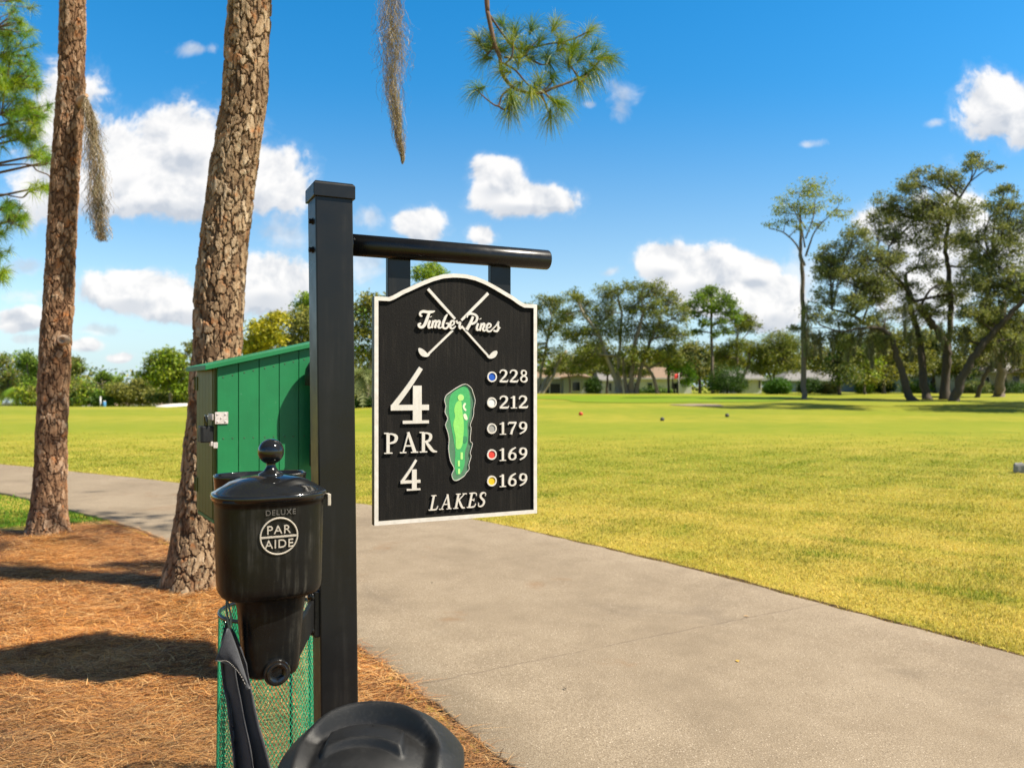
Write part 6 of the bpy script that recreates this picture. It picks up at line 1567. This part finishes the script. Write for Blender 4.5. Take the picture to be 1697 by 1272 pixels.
house('pale blue house behind the upright oak trunks', 108, 1440, 1585, 622, 602, 'blue_wall', 'grey_roof', [('w', 1465, 1480, 630, 645), ('d', 1500, 1508, 628, 650), ('w', 1540, 1556, 630, 645)])
house('cream house with a grey roof at the right edge', 98, 1612, 1740, 616, 590, 'cream_wall', 'grey_roof', [('w', 1660, 1668, 622, 640), ('d', 1676, 1690, 622, 650), ('w', 1630, 1640, 624, 640)])
house('white building with a pale blue roof at the far left edge', 102, -30, 29, 668, 655, 'white_wall', 'blue_wall', [('w', -8, 6, 671, 678), ('w', 12, 22, 671, 678)])
house('low brown roofed house behind the far green', 112, 140, 182, 672, 664, 'white_wall', 'tan_roof', [('w', 150, 160, 674, 680)])
house('tan roofed house below the tall bright green tree', 110, 222, 284, 671, 659, 'cream_wall', 'tan_roof', [('w', 240, 250, 673, 680)])

# ================================================================== golf course things
M['sand'] = mat_plain('bunker_sand', (.55, .50, .44), .95, .08, 6, .3)
def patch(name, px0, px1, py0, py1, mat, h=.012, n=40, tilt=None, seed=0):
    """rounded sheet lying on the terrain; pixel box gives where it lies on the ground"""
    def g(px, py):
        Y = 30.
        for _ in range(60):
            x = (px - CX) / F * Y; z = float(terrain(x, Y)); Y = Y * .5 + .5 * (CAMZ - z) * F / max(py - HY, 2)
        return np.array([(px - CX) / F * Y, Y])
    a, b = g((px0 + px1) / 2, py0), g((px0 + px1) / 2, py1); cy = (a[1] + b[1]) / 2; ry = abs(a[1] - b[1]) / 2
    cx_ = ((px0 + px1) / 2 - CX) / F * cy; rx = (px1 - px0) / 2 / F * cy; rng = np.random.default_rng(seed)
    th = np.arange(n) / n * 2 * PI; w = 1 + .12 * np.sin(3 * th + rng.uniform(0, 6)) + .08 * np.sin(5 * th)
    rings = []
    for r_ in (1, .75, .5, .25, .04):
        x = cx_ + rx * r_ * w * np.cos(th); y = cy + ry * r_ * w * np.sin(th); rings.append(np.stack([x, y, terrain(x, y) + h], 1))
    mb = MB().loft(rings, cap0=False); return struct(name, mb, mat)
def green_turf():
    m, nt = newmat('putting_green_turf'); co = coords(nt)
    n = nt.noise(co, .5, 4, .6); f = nt.noise(co, 12, 4, .6)
    finish(nt, nt.ramp(nt.math('ADD', nt.math('MULTIPLY', n, .7), nt.math('MULTIPLY', f, .3)), [(.35, (.125, .20, .005)), (.65, (.175, .245, .008))]), .8, 0, .15, f, .3, .01)
    return m
patch('putting_green', 880, 1330, 655.5, 667, green_turf(), .03, 60, seed=3)
patch('cart_path_spur', 1118, 1200, 669.5, 673.5, M['concrete'], .03, seed=5)
# white sand bunker face at left: a raised lip
bkp = P(291, 673, 58); gz = float(terrain(bkp[0], 58))
mb = MB(); th = np.arange(40) / 40 * 2 * PI
rings = []
for r_, zz in ((1.0, .0), (.92, .14), (.6, .20), (.2, .22)):
    x = bkp[0] + 1.15 * r_ * np.cos(th); y = 58 + 2.2 * r_ * np.sin(th)
    rings.append(np.stack([x, y, gz + zz + .06 * np.cos(th) * r_], 1))
struct('sand_bunker', MB().loft(rings, cap0=False), M['sand'])
# flagstick
fp_ = P(1125, 655, 84); gz = float(terrain(fp_[0], 84))
fl_ = empty('golf_flag', (fp_[0], 84, gz), 'red flag on a white stick on the raised green', 'flag')
obj('stick', MB().tube([(fp_[0], 84, gz - .05), (fp_[0], 84, gz + 2.25)], .03, 8), M['fascia'], fl_)
s = np.linspace(0, 1, 8); z0 = gz + 2.2
rows = [[(fp_[0] - .5 * a, 84 + .07 * math.sin(6 * a), z0 - .5 * b - .12 * a) for b in np.linspace(0, 1, 4)] for a in s]
V = np.array(rows).reshape(-1, 3); ii = np.arange(32).reshape(8, 4)
flg = obj('flag_cloth', MB().add(V, np.stack([ii[:-1, :-1], ii[1:, :-1], ii[1:, 1:], ii[:-1, 1:]], -1).reshape(-1, 4), smooth=True), mat_plain('red_flag_cloth', (.62, .03, .02), .7, .1, 10, .1), fl_)
sd = flg.modifiers.new('thickness', 'SOLIDIFY'); sd.thickness = .01
# tee markers
def ground_at(px, py):
    Y = 20.
    for _ in range(80):
        x = (px - CX) / F * Y; z = float(terrain(x, Y)); Y = .5 * Y + .5 * (CAMZ - z) * F / (py - HY)
    return np.array([(px - CX) / F * Y, Y, float(terrain((px - CX) / F * Y, Y))])
def marker(px, py, r, label, mat):
    g = ground_at(px, py); t = empty('tee_marker', g, label, 'tee marker', 'tee markers on the teeing ground')
    th = np.arange(20) / 20 * 2 * PI
    obj('block', MB().loft([[g + np.array([math.cos(a) * q_, math.sin(a) * q_, z_]) for a in th] for z_, q_ in ((0, r * .8), (r * .35, r), (r * 1.0, r * .98), (r * 1.45, r * .75), (r * 1.65, r * .35))]), mat, t)
    obj('spike', MB().tube([g - (0, 0, .06), g + (0, 0, .02)], .012, 6), M['gloss'], t)
marker(962.5, 688, .105, 'red tee marker on the lawn nearest the sign board', mat_plain('red_marker_paint', (.50, .045, .012), .5, .3, 20, .1))
marker(1097.5, 697, .095, 'dark tee marker on the lawn between the red one and the farther dark one', mat_plain('dark_marker_paint', (.05, .055, .045), .5, .3, 20, .1))
marker(1205, 690.5, .10, 'dark tee marker on the lawn below the large dark bush', mat_plain('dark_brown_marker', (.055, .05, .04), .5, .3, 20, .1))
g = ground_at(1690, 783)
st = empty('stone_marker', g, 'grey stone block on the lawn at the right frame edge', 'stone marker')
rng = np.random.default_rng(5); th = np.arange(16) / 16 * 2 * PI
rr_ = 1 + .10 * rng.standard_normal(16)
obj('block', MB().loft([[g + np.array([math.cos(a) * k_ * r_ * .105, math.sin(a) * k_ * r_ * .10, z_ + .012 * math.sin(3 * a) * (z_ > .1)]) for a, r_ in zip(th, rr_)] for z_, k_ in ((-.03, 1.0), (.05, 1.08), (.13, 1.0), (.165, .8), (.175, .4))], smooth=False), mat_plain('grey_stone', (.27, .26, .24), .9, .35, 30, .7, dist=.01), st)
# far post and box on the left green
p = P(166.5, 672, 60); gz = float(terrain(p[0], 60)); t = empty('marker_post', (p[0], 60, gz), 'white post with a round cap on the far green at left', 'post')
obj('shaft', MB().tube([(p[0], 60, gz - .1), (p[0], 60, gz + .68)], .06, 10), M['fascia'], t); obj('cap', MB().sphere((p[0], 60, gz + .71), (.075, .075, .06), 14, 8), M['fascia'], t)
p = P(173, 672, 60); gz = float(terrain(p[0], 60)); t = empty('water_jug', (p[0], 60, gz), 'small blue upright container beside the white post on the far green', 'container')
th = np.arange(18) / 18 * 2 * PI; mb = lambda L: MB().loft([[np.array([p[0] + math.cos(a) * r_, 60 + math.sin(a) * r_, gz + z_]) for a in th] for z_, r_ in L])
obj('body', mb([(-.02, .10), (0, .115), (.34, .115), (.38, .09)]), mat_plain('blue_plastic', (.08, .26, .50), .4, .1, 8, .1), t); obj('lid', mb([(.381, .10), (.43, .10), (.45, .05)]), M['fascia'], t)
# fallen leaves on the path
rng = np.random.default_rng(77)
for i, (px, py, lab) in enumerate(((1222, 1106, 'yellow fallen leaf on the path'), (1237, 1030, 'tan fallen leaf on the path near the lawn edge'), (716, 973, 'dark twig scrap on the path right of the sign post'), (936, 1153, 'dark leaf scrap on the near path'))):
    g = ground_at(px, py); g[2] = .037
    a = rng.uniform(0, 6); L = .022 if i < 2 else .016; W = .012 if i < 2 else .005
    d = np.array([math.cos(a), math.sin(a), 0]); s_ = np.array([-d[1], d[0], 0])
    Vv = [g - d * L, g - s_ * W + (0, 0, .004), g + (0, 0, .002), g + s_ * W + (0, 0, .006), g + d * L + (0, 0, .004)]
    o = obj('fallen_leaf', MB().add(np.array(Vv), [[0, 1, 2], [0, 2, 3], [1, 4, 2], [2, 4, 3]]), mat_plain('dry_leaf', [(.60, .36, .05), (.50, .30, .12), (.05, .035, .02), (.05, .04, .03)][i], .8, .2, 60), loc=g)
    tag(o, lab, 'leaf', 'leaves fallen on the path')
